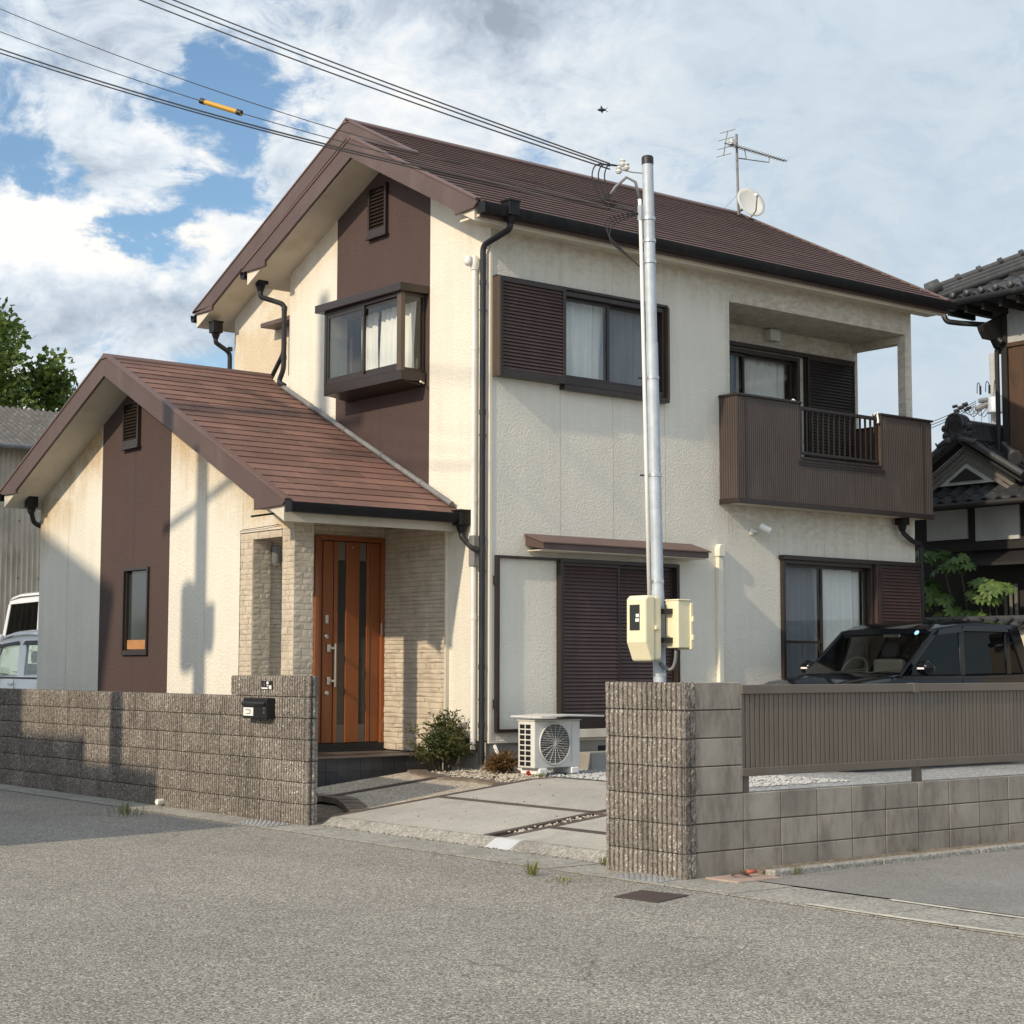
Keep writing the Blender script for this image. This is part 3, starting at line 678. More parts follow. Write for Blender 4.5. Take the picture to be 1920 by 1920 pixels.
# right-hand board of the rear gable above the front roof
yy0 = 2.093; MB().prism([(.448, yy0, ztr(yy0)+.012), (.448, 3.59, 8.429), (.448, 3.59, 8.19), (.448, yy0+.1, ztr(yy0)-.12)], (-.035, 0, 0)).build('bargeboard', 'brown_board', roof, bevel=.004)
p0 = Vector((.40, yy0, ztr(yy0)+.014)); p1 = Vector((.40, 3.59, 8.431)); w_ = Vector((.085, 0, 0)); nn_ = Vector((0, -S1, 1)).normalized()*.024
MB().hexa([p0, p0+w_, p0+w_+nn_, p0+nn_, p1, p1+w_, p1+w_+nn_, p1+nn_]).build('verge_cap', 'slate_cap', roof, bevel=.004)
for (yr, zr, x0, x1) in ((3.59, 8.417, .40, RX), (2.093, 7.644, -.50, .46)):
    MB().prism([(x0, yr-.085, zr-.020), (x0, yr-.075, zr+.006), (x0, yr, zr+.055), (x0, yr+.075, zr+.006), (x0, yr+.085, zr-.020)], (x1-x0, 0, 0)).build('ridge_cap', 'slate_cap', roof, bevel=.004)
p0 = Vector((RX-.06, -.371, 6.385)); p1 = Vector((RX-.06, 3.59, 8.43)); MB().hexa([p0, p0+w_, p0+w_+nn_, p0+nn_, p1, p1+w_, p1+w_+nn_, p1+nn_]).build('verge_cap', 'slate_cap', roof, bevel=.004)
def gutter(x0, x1, y, z, parent, sgn=-1, m='gutter_dark', w=.115, h=.105):
    prof = [(0, 0), (0, -h*.7), (-w*.18, -h), (-w*.75, -h), (-w*.95, -h*.62), (-w, 0), (-w+.012, 0), (-w+.014, -h*.5), (-w*.3, -h*.55), (-.012, -h*.5), (-.012, 0)]
    b = MB(); b.prism([(x0, y+sgn*-p, z+q) for p, q in prof], (x1-x0, 0, 0)); return b.build('gutter', m, parent, smooth=35)
gt = gutter(-.47, RX+.02, -.375, 6.345, H)
for i in range(9): x = -.1+i*.93; MB().box(x, x+.03, -.488, -.37, 6.338, 6.349).build('gutter_bracket', 'gutter_dark', gt)
MB().box(-.475, -.46, -.50, -.37, 6.23, 6.352).build('gutter_end', 'gutter_dark', gt)
gutter(-.47, .95, 4.615, ztl(4.611)-.0, H, sgn=1); gutter(.44, LX, 7.645, ztb(7.642)-.0, H, sgn=1)
# rainwater pipes
def hopper(x, y, z, parent, w=.075):
    b = MB(); b.box(x-w, x+w, y-w, y+w, z-.10, z+.06); b.box(x-w*1.15, x+w*1.15, y-w*1.1, y+w*1.1, z+.05, z+.075); b.lathe((x, y, z-.10), (0, 0, -1), [(0, w*.9), (.05, .05), (.09, .036)], 12)
    return b.build('hopper', 'gutter_dark', parent, bevel=.006)
def pipe(path, r, m='pipe_dark', joints=(), name='downpipe', rr=.07):
    o = MB().tube(rounded(path, rr), r, 12).build(name, m, H, smooth=50)
    for p, d in joints:
        MB().tube([Vector(p)-Vector(d)*.028, Vector(p)+Vector(d)*.028], r+.0045, 12).build('pipe_collar', m, o, smooth=50)
    return o
hp = ony(957, 392, -.43); hopper(hp.x, -.43, hp.z+.02, H)
cp_ = onx(905, 700, -.075); YD = cp_.y
dp = pipe([(hp.x, -.43, hp.z-.10), (hp.x, -.43, hp.z-.22), (-.075, YD, 6.02), (-.075, YD, .30)], .034, joints=[((-.075, YD, z), (0, 0, 1)) for z in (5.6, 4.15, 2.75, 1.35, .72)])
for z in (5.3, 3.9, 2.4, 1.0): MB().box(-.09, .0, YD+.034, YD+.044, z-.01, z+.01).build('pipe_clip', 'pipe_dark', dp)
wp_ = onx(889, 700, -.05); YW = wp_.y
wpp = pipe([(-.05, YW, 5.80), (-.05, YW, .45)], .030, 'pipe_white', [((-.05, YW, z), (0, 0, 1)) for z in (4.9, 3.2, 1.9)], 'conduit')
wh = MB().lathe((-.05, YW, 5.78), (0, 0, 1), [(0, .04), (.05, .052), (.13, .052), (.16, .03)], 14); wh.lathe((-.11, YW+.02, 5.92), (-.2, 0, -1), [(0, .045), (.05, .05), (.08, .045), (.10, .02)], 12); wh.build('weather_head', 'pipe_white', wpp, smooth=50)
MB().box(-.085, -.0, YW-.05, YW+.05, 2.45, 2.80).build('conduit_elbow', 'pipe_grey', wpp, bevel=.015)
# corner bead
MB().box(-.012, .02, -.010, .018, ZS, 6.22).build('corner_bead', 'cream_paint', H)
h2 = onx(489, 520, -.30); hopper(-.30, h2.y, h2.z, H)
pa = onx(533, 600, -.06); yb = pa.y
rz = lambda y: 3.058 + .4893*(y-.483)
lp = pipe([(-.30, h2.y, h2.z-.18), (-.30, h2.y, h2.z-.26), (-.06, yb, h2.z-.36), (-.06, yb, rz(yb)+.28), (-.075, yb+.10, rz(yb)+.12), (-.075, yb-.05, rz(yb)+.06)], .034, joints=[((-.06, yb, 6.0), (0, 0, 1)), ((-.06, yb, 5.35), (0, 0, 1))])
pr = [(-.075, y, rz(y)+.055) for y in (yb-.02, 3.2, 2.2, 1.2, .60)]
pipe(pr, .033, 'pipe_grey', [((-.075, y, rz(y)+.055), (0, .9, .44)) for y in (3.6, 2.8, 2.0, 1.2)], 'roof_drain_pipe')
pipe([(-.05, yb, 5.55), (.0, yb+.12, 5.42), (.1, yb+.6, 5.15), (.2, 5.4, 4.9)], .03, 'pipe_dark')
h3 = onx(405, 612, .60); hopper(.60, h3.y, h3.z, H)
pb = onx(432, 680, .86)
pipe([(.60, h3.y, h3.z-.18), (.60, h3.y, h3.z-.24), (.85, pb.y, h3.z-.36), (.85, pb.y, 4.2)], .034, joints=[((.85, pb.y, 6.0), (0, 0, 1))])
# small hood on the rear gable wall
q1 = onx(493, 612, .70); MB().prism([(SX, q1.y-.9, 6.24), (.66, q1.y-.9, 6.17), (.66, q1.y-.9, 6.11), (SX, q1.y-.9, 6.11)], (0, .9, 0)).build('window_hood', 'brown_board', H, bevel=.004)
MB().box(SX-.04, SX+.02, q1.y-.85, q1.y-.42, 5.4, 6.08).build('window', 'alu_brown', H)

# ---- windows
def curtain(par, x0, x1, y, z0, z1, m='curtain', amp=.034, wl=.14, seed=0):
    rnd = random.Random(seed); ph = [rnd.uniform(0, 6) for _ in range(4)]
    def f(u, v):
        x = x0+(x1-x0)*u; k = x*2*math.pi/wl
        d = amp*(math.sin(k+ph[0]+.8*math.sin(k*.31+ph[1])) + .5*math.sin(k*.53+ph[2]))*(.45+.55*(1-v)) + .012*math.sin(v*3+x*4)
        return (x + .012*math.sin(v*4+ph[3]), y+d, z0+(z1-z0)*v)
    MB().sheet(f, max(24, int((x1-x0)*110)), 10).build('curtain', m, par, smooth=180, norm=False)
def bars(x0, x1, z0, z1, y0, y1, w, wb=None):
    b = MB(); wb = wb or w
    b.box(x0, x0+w, y0, y1, z0, z1); b.box(x1-w, x1, y0, y1, z0, z1); b.box(x0+w, x1-w, y0, y1, z0, z0+wb); b.box(x0+w, x1-w, y0, y1, z1-w, z1); return b
def sliding_window(x0, x1, z0, z1, yf=-.045, par=H, glass=('glass', 'glass'), yo=0, mid=None, fm='alu_brown', fw=.04, curt=None, curz=0):
    fr = bars(x0, x1, z0, z1, yo+yf, yo+.09, fw, fw*1.3).build('window', fm, par, bevel=.003)
    m = mid or (x0+x1)/2
    for i, (a, b, yy) in enumerate(((x0+fw, m+.025, .012), (m-.025, x1-fw, .045))):
        bars(a, b, z0+fw*1.3, z1-fw, yo+yy, yo+yy+.028, .038, .06).build('sash', fm, fr, bevel=.002)
        MB().box(a+.038, b-.038, yo+yy+.012, yo+yy+.016, z0+fw*1.3+.06, z1-fw-.038).build('pane', glass[i], fr)
        if curt: curtain(fr, a-.02 if i == 0 else a+.02, b+.0, yo+.17, z0+.03+curz, z1-.05, curt[i], seed=int(x0*100)+i)
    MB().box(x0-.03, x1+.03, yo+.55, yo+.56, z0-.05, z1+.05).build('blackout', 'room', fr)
    return fr
def shutter(x0, x1, z0, z1, y0, y1, n, m='shutter_brown', fm='alu_brown', par=H, fw=.035, side=True, bot=.05):
    fr = bars(x0, x1, z0, z1, y0, y1, fw, bot); fr.box(x0+fw*.5, x1-fw*.5, y0+.028, y1-.001, z0+.01, z1-.01); fr = fr.build('shutter', fm, par, bevel=.002)
    h = (z1-z0-fw-bot)/n; w = x1-x0-2*fw
    sm_ = MB().prism([(0, .004, 0), (0, .018, h*.12), (0, .018, h*.98), (0, .010, h*.98), (0, -.004, h*.30), (0, -.006, h*.10)], (w, 0, 0)).mesh('slat', m)
    for i in range(n): put(sm_, 'slat', fr, (x0+fw, y0+.010, z0+bot+i*h))
    return fr
# upper left window with its shutter box
sliding_window(1.0, 2.63, 4.565, 5.645, -.055, curt=('curtain', 'curtain_grey'), mid=1.76, fw=.05, glass=('glass', 'glass_screen'))
shutter(.035, 1.0, 4.555, 5.66, -.125, -.005, 25, fw=.045, bot=.08)
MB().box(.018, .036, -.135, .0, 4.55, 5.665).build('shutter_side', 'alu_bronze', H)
MB().box(.03, 2.66, -.075, .0, 5.662, 5.69).build('head_rail', 'alu_brown', H)
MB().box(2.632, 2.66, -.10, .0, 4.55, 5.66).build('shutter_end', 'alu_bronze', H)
MB().box(1.0, 2.66, -.095, .0, 4.50, 4.555).build('sill', 'alu_brown', H, bevel=.004)
# ground floor left: shutters closed, empty shutter pocket frame
f1 = bars(.955, 2.825, .66, 2.575, -.075, .06, .045, .09).build('window', 'alu_brown', H, bevel=.003)
shutter(1.0, 1.885, .75, 2.53, -.045, .0, 40); shutter(1.87, 2.78, .75, 2.53, -.005, .035, 40, m='shutter_brown')
pk = MB(); pk.box(.062, .10, -.055, .0, .64, 2.575); pk.box(.10, .955, -.055, .0, 2.545, 2.575); pk.box(.10, .955, -.055, .0, .64, .675); pk.build('shutter_pocket_frame', 'alu_brown', H, bevel=.003)
for z in (2.30, .95): MB().box(.045, .065, -.06, .0, z-.05, z+.05).build('pocket_bracket', 'alu_brown', H)
MB().box(.94, 2.85, -.09, .0, .56, .655).build('sill', 'cream_paint', H, bevel=.004)
# hood over it
hd = MB().prism([(.50, 0, 2.815), (.50, -.315, 2.715), (.50, -.315, 2.645), (.50, 0, 2.70)], (2.575, 0, 0)).build('window_hood', 'brown_board', H, bevel=.004)
MB().prism([(.48, .0, 2.835), (.48, -.335, 2.728), (.48, -.335, 2.712), (.48, .0, 2.818)], (2.62, 0, 0)).build('hood_sheet', 'slate_cap', hd, bevel=.003)
MB().box(.53, 3.05, -.30, -.005, 2.636, 2.648).build('hood_soffit', 'cream_soffit', hd)
# ground floor right window and shutter
sliding_window(4.665, 6.44, .60, 2.71, -.05, curt=('curtain_grey', 'curtain'), mid=5.46, fw=.05, glass=('glass_screen', 'glass'))
MB().box(4.72, 5.44, .0, .03, 1.655, 1.69).build('transom', 'alu_brown', H)
shutter(6.50, 7.36, .60, 2.70, -.11, -.005, 46, bot=.05)
MB().box(4.64, 7.37, -.10, .0, 2.71, 2.765).build('head_rail', 'alu_brown', H, bevel=.004)
for x in (6.44, 6.475): MB().box(x, x+.022, -.10, .03, .60, 2.71).build('shutter_rail', 'shutter_brown', H)
# ---- loggia and balcony
lg = MB(); YB = .95
lg.poly((LOG[0], 0, 3.5), (LOG[0], YB, 3.5), (LOG[0], YB, 5.908), (LOG[0], 0, 5.908))
wall(lg, 'y', YB, LOG[0], LX, 3.5, 5.94, [(3.95, 6.15, 3.62, 5.57)], .12)
lg.poly((LOG[0], 0, 5.908), (LX-.001, 0, 5.908), (LX-.001, YB, 5.908), (LOG[0], YB, 5.908))
lg.box(LX-.135, LX-.003, .132, YB-.002, 5.80, 5.906)
lg.poly((7.242, 0, 3.5), (7.242, .13, 3.5), (7.242, .13, 5.908), (7.242, 0, 5.908)); lg.poly((7.242, .13, 3.5), (LX, .13, 3.5), (LX, .13, 5.908), (7.242, .13, 5.908))
lg.build('loggia', 'stucco_front', H, norm=False)
MB().box(LOG[0], LX, -.2, YB, 3.44, 3.52).build('balcony_floor', 'concrete', H)
sliding_window(3.97, 6.12, 3.6, 5.58, -.04, yo=YB, curt=('curtain_grey', 'curtain'), mid=5.05, fw=.055, glass=('glass_screen', 'glass'), fm='alu_brown')
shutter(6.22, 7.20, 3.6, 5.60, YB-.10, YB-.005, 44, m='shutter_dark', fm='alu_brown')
MB().box(3.9, 7.22, YB-.09, YB, 5.60, 5.65).build('head_rail', 'alu_brown', H)
ll = ony(1447, 628, YB-.06); q_ = MB(); q_.box(ll.x-.10, ll.x+.10, YB-.14, YB, ll.z-.09, ll.z+.07); q_.build('wall_lamp', 'off_white', H, bevel=.02)
bx0, bx1, bz0, bz1, by = 3.591, 7.375, 3.374, 4.680, -.314
bal = empty('balcony', (5.5, -.15, bz0), H)
def corrugated(pts, z0, z1f, pitch=.036, dep=.011):
    """ribbed sheet along a ground line; z1f(t) top height"""
    b = MB(); a, c = Vector(pts[0]), Vector(pts[1]); L = (c-a).length; d = (c-a)/L; n = Vector((d.y, -d.x, 0)); k = int(L/pitch); pr = []
    for i in range(k):
        s = i*L/k; w = L/k
        pr += [(s, 0), (s+w*.55, 0), (s+w*.68, -dep), (s+w*.87, -dep)]
    pr.append((L, 0))
    for (s, o), (s2, o2) in zip(pr, pr[1:]):
        p = a+d*s+n*o; q = a+d*s2+n*o2; zz = z1f((s+s2)/2)
        b.poly((p.x, p.y, z0), (q.x, q.y, z0), (q.x, q.y, zz), (p.x, p.y, zz))
    return b
NX0, NX1, NZ = 4.735, 6.30, 3.985
corrugated([(bx0, by), (bx1, by)] and [Vector((bx0, by, 0)), Vector((bx1, by, 0))], bz0+.03, lambda s: NZ-.02 if NX0-bx0 < s < NX1-bx0 else bz1-.02).build('corrugated_panel', 'balcony_brown', bal, norm=False)
corrugated([Vector((bx0, 0, 0)), Vector((bx0, by, 0))], bz0+.03, lambda s: bz1-.02).build('corrugated_panel', 'balcony_brown', bal, norm=False)
corrugated([Vector((bx1, by, 0)), Vector((bx1, .05, 0))], bz0+.03, lambda s: bz1-.02).build('corrugated_panel', 'balcony_brown', bal, norm=False)
inn = MB(); inn.box(bx0+.01, NX0, by+.012, by+.11, bz0+.02, bz1-.01); inn.box(NX1, bx1-.01, by+.012, by+.11, bz0+.02, bz1-.01); inn.box(NX0, NX1, by+.012, by+.11, bz0+.02, NZ-.01); inn.box(bx0+.01, bx0+.11, by+.11, 0, bz0+.02, bz1-.01); inn.box(bx1-.11, bx1-.01, by+.11, .95, bz0+.02, bz1-.01)
inn.build('parapet', 'balcony_brown', bal)
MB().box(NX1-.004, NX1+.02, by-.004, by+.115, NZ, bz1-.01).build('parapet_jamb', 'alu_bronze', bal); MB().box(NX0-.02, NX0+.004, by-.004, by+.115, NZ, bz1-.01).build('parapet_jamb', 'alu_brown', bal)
for a, b in ((bx0-.015, NX0+.01), (NX1-.01, bx1+.02)): MB().box(a, b, by-.02, by+.125, bz1-.012, bz1+.018).build('coping', 'alu_brown', bal, bevel=.004)
MB().box(bx0-.015, bx0+.125, by+.126, .0, bz1-.012, bz1+.018).build('coping', 'alu_brown', bal, bevel=.004); MB().box(bx1-.12, bx1+.02, by+.126, .95, bz1-.012, bz1+.018).build('coping', 'alu_brown', bal, bevel=.004)
MB().box(NX0, NX1, by-.016, by+.12, NZ-.02, NZ+.012).build('coping', 'alu_brown', bal, bevel=.004)
for k in range(2): MB().box(NX0-.05, NX1+.05, by-.010-.002*k, by, NZ-.06-.03*k, NZ-.04-.03*k).build('trim', 'alu_brown', bal)
bt = MB(); bt.box(bx0-.012, bx1+.012, by-.014, by+.03, bz0-.03, bz0+.035); bt.box(bx0-.012, bx0+.03, by+.03, 0, bz0-.03, bz0+.035); bt.build('base_trim', 'alu_brown', bal, bevel=.004)
MB().box(bx0+.02, bx1-.01, by+.03, 0, bz0-.02, bz0+.0).build('balcony_soffit', 'cream_soffit', bal)
rl = MB().box(NX0, NX1, by+.02, by+.065, 4.60, 4.645).build('rail', 'alu_brown', bal, bevel=.004); MB().box(NX0, NX1, by+.025, by+.06, NZ+.05, NZ+.085).build('rail', 'alu_brown', bal)
bmz = MB().box(-.011, .011, -.011, .011, 0, 4.60-NZ-.085).mesh('baluster', 'alu_brown')
for i in range(15): put(bmz, 'baluster', bal, (NX0+.05+i*(NX1-NX0-.1)/14, by+.043, NZ+.085))
for cx in (bx0+.10, bx1-.22): MB().box(cx, cx+.006, by-.0095, by-.001, bz0+.04, bz1-.03).build('panel_joint', 'alu_bronze', bal)
MB().tube([(NX1-.08, by+.04, 4.66), (NX1-.05, by+.02, 4.72), (NX1-.02, by+.02, 4.60), (NX1-.05, by+.0, 4.56)], .016, 8).build('tied_cloth', 'white_plastic', bal, smooth=180)
MB().tube([(4.66, by+.1, 4.70), (4.69, by+.08, 4.73), (4.72, by+.06, 4.70)], .012, 6).build('tied_cloth', 'white_plastic', bal, smooth=180)
# balcony drain
pipe([(6.95, -.13, 3.37), (6.95, -.13, 3.16), (7.2, -.10, 3.05), (7.43, -.06, 3.02), (7.43, -.06, .3)], .034, 'pipe_dark', [((7.43, -.06, 2.6), (0, 0, 1))])
hopper(6.95, -.13, 3.36, H, .07)
# ---- bay window on the gable
bay = empty('bay_window', (-.2, 2.05, 4.7), H); BY0, BY1, BZ0, BZ1, BXF = 1.225, 2.855, 4.72, 5.675, -.35
def xbar(name, y0, y1, z0, z1, x0, x1, m='alu_brown'): return MB().box(x0, x1, y0, y1, z0, z1).build(name, m, bay, bevel=.003)
MB().prism([(.0, BY0-.07, BZ1-.005), (-.40, BY0-.05, BZ1-.005), (-.43, BY1+.10, BZ1-.005), (0, BY1+.10, BZ1-.005)], (0, 0, .095)).build('canopy', 'alu_brown', bay, bevel=.006)
MB().prism([(.0, BY0-.03, BZ0-.08), (BXF, BY0-.01, BZ0-.08), (BXF, BY1, BZ0-.08), (0, BY1+.0, BZ0-.08)], (0, 0, .11)).build('base', 'alu_brown', bay, bevel=.006)
MB().prism([(.0, BY0+.03, BZ0-.13), (BXF+.05, BY0+.04, BZ0-.079), (0, BY0+.03, BZ0-.079)], (0, BY1-BY0-.07, 0)).build('base_underside', 'alu_brown', bay)
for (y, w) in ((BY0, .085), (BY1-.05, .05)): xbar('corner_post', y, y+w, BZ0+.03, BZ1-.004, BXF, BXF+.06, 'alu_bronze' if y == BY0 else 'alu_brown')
for (y0, y1, zz0, zz1) in ((BY0+.085, BY1-.05, BZ0+.03, BZ0+.075), (BY0+.085, BY1-.05, BZ1-.05, BZ1-.004)): xbar('rail', y0, y1, zz0, zz1, BXF+.002, BXF+.06)
for i, (a, b, xx) in enumerate(((1.30, 2.05, .03), (2.0, 2.80, .008))):
    f = MB(); f.box(BXF+xx, BXF+xx+.02, a, a+.035, BZ0+.075, BZ1-.05); f.box(BXF+xx, BXF+xx+.02, b-.035, b, BZ0+.075, BZ1-.05); f.box(BXF+xx, BXF+xx+.02, a+.035, b-.035, BZ0+.075, BZ0+.125); f.box(BXF+xx, BXF+xx+.02, a+.035, b-.035, BZ1-.085, BZ1-.05)
    f.build('sash', 'alu_brown', bay); MB().box(BXF+xx+.008, BXF+xx+.012, a+.035, b-.035, BZ0+.125, BZ1-.085).build('pane', 'glass', bay)
for yy in (BY0, BY1-.006):
    xbar('side_frame', yy, yy+.03 if yy == BY0 else yy+.006, BZ0+.03, BZ1-.004, -.035, -.0); xbar('side_frame', yy-.0, yy+.02, BZ0+.03, BZ0+.07, BXF+.06, -.035); xbar('side_frame', yy, yy+.02, BZ1-.045, BZ1-.004, BXF+.06, -.035)
    MB().box(BXF+.06, -.035, yy+.008, yy+.012, BZ0+.07, BZ1-.045).build('pane', 'glass', bay)
def curtx(x, y0, y1, z0, z1, m, seed):
    rnd = random.Random(seed); ph = rnd.uniform(0, 6)
    MB().sheet(lambda u, v: (x+.028*math.sin((y0+(y1-y0)*u)*52+ph+math.sin(u*9))*(.4+.6*(1-v)), y0+(y1-y0)*u+.02*math.sin(v*3+ph), z0+(z1-z0)*v), 90, 8).build('curtain', m, bay, smooth=180, norm=False)
curtx(-.10, 1.27, 1.98, BZ0+.06, BZ1-.08, 'curtain', 1); curtx(-.08, 2.05, 2.42, BZ0+.06, BZ1-.08, 'curtain', 2)
MB().box(-.30, -.045, BY1-.05, BY1-.02, BZ0+.05, BZ1-.05).build('lining', 'cream_paint', bay)
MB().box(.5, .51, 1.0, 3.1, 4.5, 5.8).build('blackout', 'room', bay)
for y in (BY0-.04, BY1-.25): MB().tube([(-.05, y, BZ0-.10), (-.12, y-.03, BZ0-.09)], .012, 6).build('drain_nozzle', 'ivory', bay)
# ---- louvred gable vents
def vent(x, y0, y1, z0, z1, m='alu_brown'):
    f = MB(); f.box(x-.05, x, y0, y0+.035, z0, z1); f.box(x-.05, x, y1-.035, y1, z0, z1); f.box(x-.05, x, y0+.035, y1-.035, z1-.035, z1); f.box(x-.05, x, y0+.035, y1-.035, z0, z0+.09); f.box(x-.012, x-.002, y0+.03, y1-.03, z0, z1); f.box(x-.065, x, y0-.02, y1+.02, z0-.025, z0)
    fr = f.build('gable_vent', m, H, bevel=.003); n = 11; h = (z1-z0-.13)/n
    s = MB().prism([(-.042, 0, 0), (-.034, 0, 0), (-.010, 0, h*.85), (-.018, 0, h*.85)], (0, y1-y0-.07, 0)).mesh('louvre', 'alu_brown')
    for i in range(n): put(s, 'louvre', fr, (x, y0+.035, z0+.092+i*h))
vent(0, 2.0, 2.385, 6.56, 7.185); vent(-1.821, 4.76, 5.19, 4.10, 4.68)
# ---- entrance wing
AX, AY2 = -1.821, 7.729
ZR_ = lambda y: 3.058 + .4893*(y-.483)
ZL_ = lambda y: 5.177 - .4635*(y-4.814)
atop = lambda y: min(ZR_(y), ZL_(y)) - TH + .004
aw = wall(MB(), 'x', AX, 1.10, 2.253, 2.853, atop); wall(aw, 'x', AX, 2.253, 3.946, .1, atop); wall(aw, 'x', AX, 5.833, AY2, .1, atop, brk=[6.8])
aw.poly((AX, AY2, 0), (.1, AY2, 0), (.1, AY2, 3.7), (AX, AY2, 3.7)); aw.poly((AX+.12, 1.10, 2.853), (AX+.12, 2.253, 2.853), (AX, 2.253, 2.853), (AX, 1.10, 2.853))
aw.build('wall', 'stucco_annex', H, norm=False)
AWH = (4.45, 5.135, 1.485, 2.572)
wall(MB(), 'x', AX, 3.946, 5.833, .1, atop, [AWH], .12, brk=[4.814]).build('stripe_panel', 'stucco_brown', H, norm=False)
for y, z0, z1, m in ((6.815, .3, 3.75, 'sealant'), (3.056, .3, 3.95, 'sealant'), (4.904, 2.62, 4.05, 'sealant_dark'), (4.85, .3, 1.46, 'sealant_dark'), (2.2, 2.87, 3.62, 'sealant')):
    MB().box(AX-.0025, AX+.004, y-.0035, y+.0035, z0, z1).build('panel_joint', m, H)
# narrow toilet window
wf = MB(); ya, yb_, za, zb = AWH
wf.box(AX-.03, AX+.08, ya, ya+.035, za, zb); wf.box(AX-.03, AX+.08, yb_-.035, yb_, za, zb); wf.box(AX-.03, AX+.08, ya+.035, yb_-.035, za, za+.06); wf.box(AX-.03, AX+.08, ya+.035, yb_-.035, zb-.035, zb)
wf = wf.build('window', 'alu_brown', H, bevel=.003)
MB().box(AX+.03, AX+.035, ya+.035, yb_-.035, za+.06, zb-.035).build('pane', 'door_glass', wf)
MB().box(AX+.005, AX+.025, yb_-.20, yb_-.035, za+.06, zb-.035).build('sash', 'alu_brown', wf) if False else MB().box(AX+.0, AX+.028, yb_-.075, yb_-.037, za+.06, zb-.035).build('sash', 'alu_brown', wf)
mat('wood_box', (.42, .20, .075), .6, var=.2, vs=9)
MB().box(AX+.005, AX+.028, ya+.08, yb_-.10, za+.075, za+.19).build('planter_box', 'wood_box', wf)
# roof of the wing
XA0, XA1 = -2.283, .05
dk = MB(); roof_slab(dk, XA0, XA1, (.56, ZR_(.56)-.012), (4.814, 5.165), TH-.012); roof_slab(dk, XA0, XA1, (4.814, 5.165), (7.90, ZL_(7.90)-.012), TH-.012)
ar = dk.build('porch_roof', 'cream_soffit', H)
MB().box(AX+.0, -.0, .56, 2.03, 3.018, 3.04).build('porch_ceiling', 'cream_soffit', ar); MB().box(XA0+.03, AX-.0, .56, 1.12, 3.018, 3.04).build('eave_soffit', 'cream_soffit', ar)
MB().box(XA0+.03, -.0, .515, .545, 3.005, 3.05).build('fascia', 'brown_board', ar)
MB().box(XA0+.03, 0, AY2, 7.93, 3.665, 3.69).build('eave_soffit', 'cream_soffit', ar)
slates('slate', XA0+.045, XA1-.03, .465, ZR_, 4.80, 25, 'slate', ar, single=True, seed=9, pw=.606)
slates('slates', XA0+.045, XA1, 7.985, ZL_, 4.83, 18, 'slate', ar, seed=12)
bargeboard(XA0, (.483, 3.058), (4.814, 5.177), (7.968, ZL_(7.968)), .240, (1.12, 3.012), (7.445, 3.675), ar)
MB().prism([(XA0-.05, 4.734, 5.15), (XA0-.05, 4.744, 5.175), (XA0-.05, 4.814, 5.222), (XA0-.05, 4.884, 5.175), (XA0-.05, 4.894, 5.15)], (XA1-XA0+.06, 0, 0)).build('ridge_cap', 'slate_cap', ar, bevel=.004)
g2_ = gutter(XA0-.03, .0, .478, 3.052, H)
MB().box(XA0-.036, XA0-.02, .352, .478, 2.945, 3.058).build('gutter_end', 'gutter_dark', g2_)
gutter(XA0-.03, .05, 7.97, ZL_(7.968), H, sgn=1)
for i in range(5): x = XA0+.25+i*.45; MB().box(x, x+.03, .365, .48, 3.043, 3.054).build('gutter_bracket', 'gutter_dark', g2_)
# collector at the wall end and the pipe that joins the white conduit elbow
hopper(-.07, .42, 3.02, H, .075)
pipe([(-.07, .42, 2.86), (-.07, .42, 2.80), (-.07, YW+.0, 2.66), (-.07, YD+.03, 2.62)], .034, 'pipe_dark')
lh = onx(60, 945, -2.0); hopper(-2.0, lh.y+.02, lh.z+.05, H, .07)
pipe([(-2.0, lh.y+.02, lh.z-.10), (-1.9, AY2+.05, lh.z-.25), (-1.75, AY2+.05, lh.z-.3), (-1.75, AY2+.05, .2)], .034, 'pipe_dark')

# ---- stone cladding: real split stones
def stones(name, ax, c, u0, u1, z0, z1, holes=(), seed=1, dep=.016, hmin=.040, hmax=.075, lmin=.16, lmax=.48, sgn=-1, par=H, grid=False):
    """ax 'x': faces -x at x=c; 'y': faces -y"""
    rnd = random.Random(seed); b = MB(); z = z0
    pt = (lambda u, d, zz: (c-d, u, zz)) if ax == 'x' else (lambda u, d, zz: (u, c-d, zz))
    b.poly(pt(u0, .002, z0), pt(u1, .002, z0), pt(u1, .002, z1), pt(u0, .002, z1))
    while z < z1-.01:
        h = min(rnd.uniform(hmin, hmax), z1-z); u = u0 - (0 if u1-u0 < .35 else rnd.uniform(0, .2))
        while u < u1-.01:
            l = rnd.uniform(lmin, lmax) if not grid else rnd.uniform(.07, .15); a, e = max(u, u0), min(u+l, u1); u += l
            if e-a < .015: continue
            if e > u1-.03: e = u1; u = u1
            g = .0025; A, B, p, q = a+g, e-g, z+g, z+h-g
            d = [dep*rnd.uniform(.45, 1.1) for _ in range(4)]; m = dep*rnd.uniform(.8, 1.5); um, zm = A+(B-A)*rnd.uniform(.3, .7), p+(q-p)*rnd.uniform(.3, .7)
            P = [pt(A, d[0], p), pt(B, d[1], p), pt(B, d[2], q), pt(A, d[3], q), pt(um, m, zm), pt(A-g*.6, 0, p-g*.6), pt(B+g*.6, 0, p-g*.6), pt(B+g*.6, 0, q+g*.6), pt(A-g*.6, 0, q+g*.6)]
            b.add(P, [(0, 1, 4), (1, 2, 4), (2, 3, 4), (3, 0, 4), (5, 6, 1, 0), (6, 7, 2, 1), (7, 8, 3, 2), (8, 5, 0, 3)])
        z += h
    return b.build(name, 'stone_clad', par, kind='stuff')
stones('stone_cladding', 'x', -.004, .764, 2.024, .39, 3.016, seed=2)
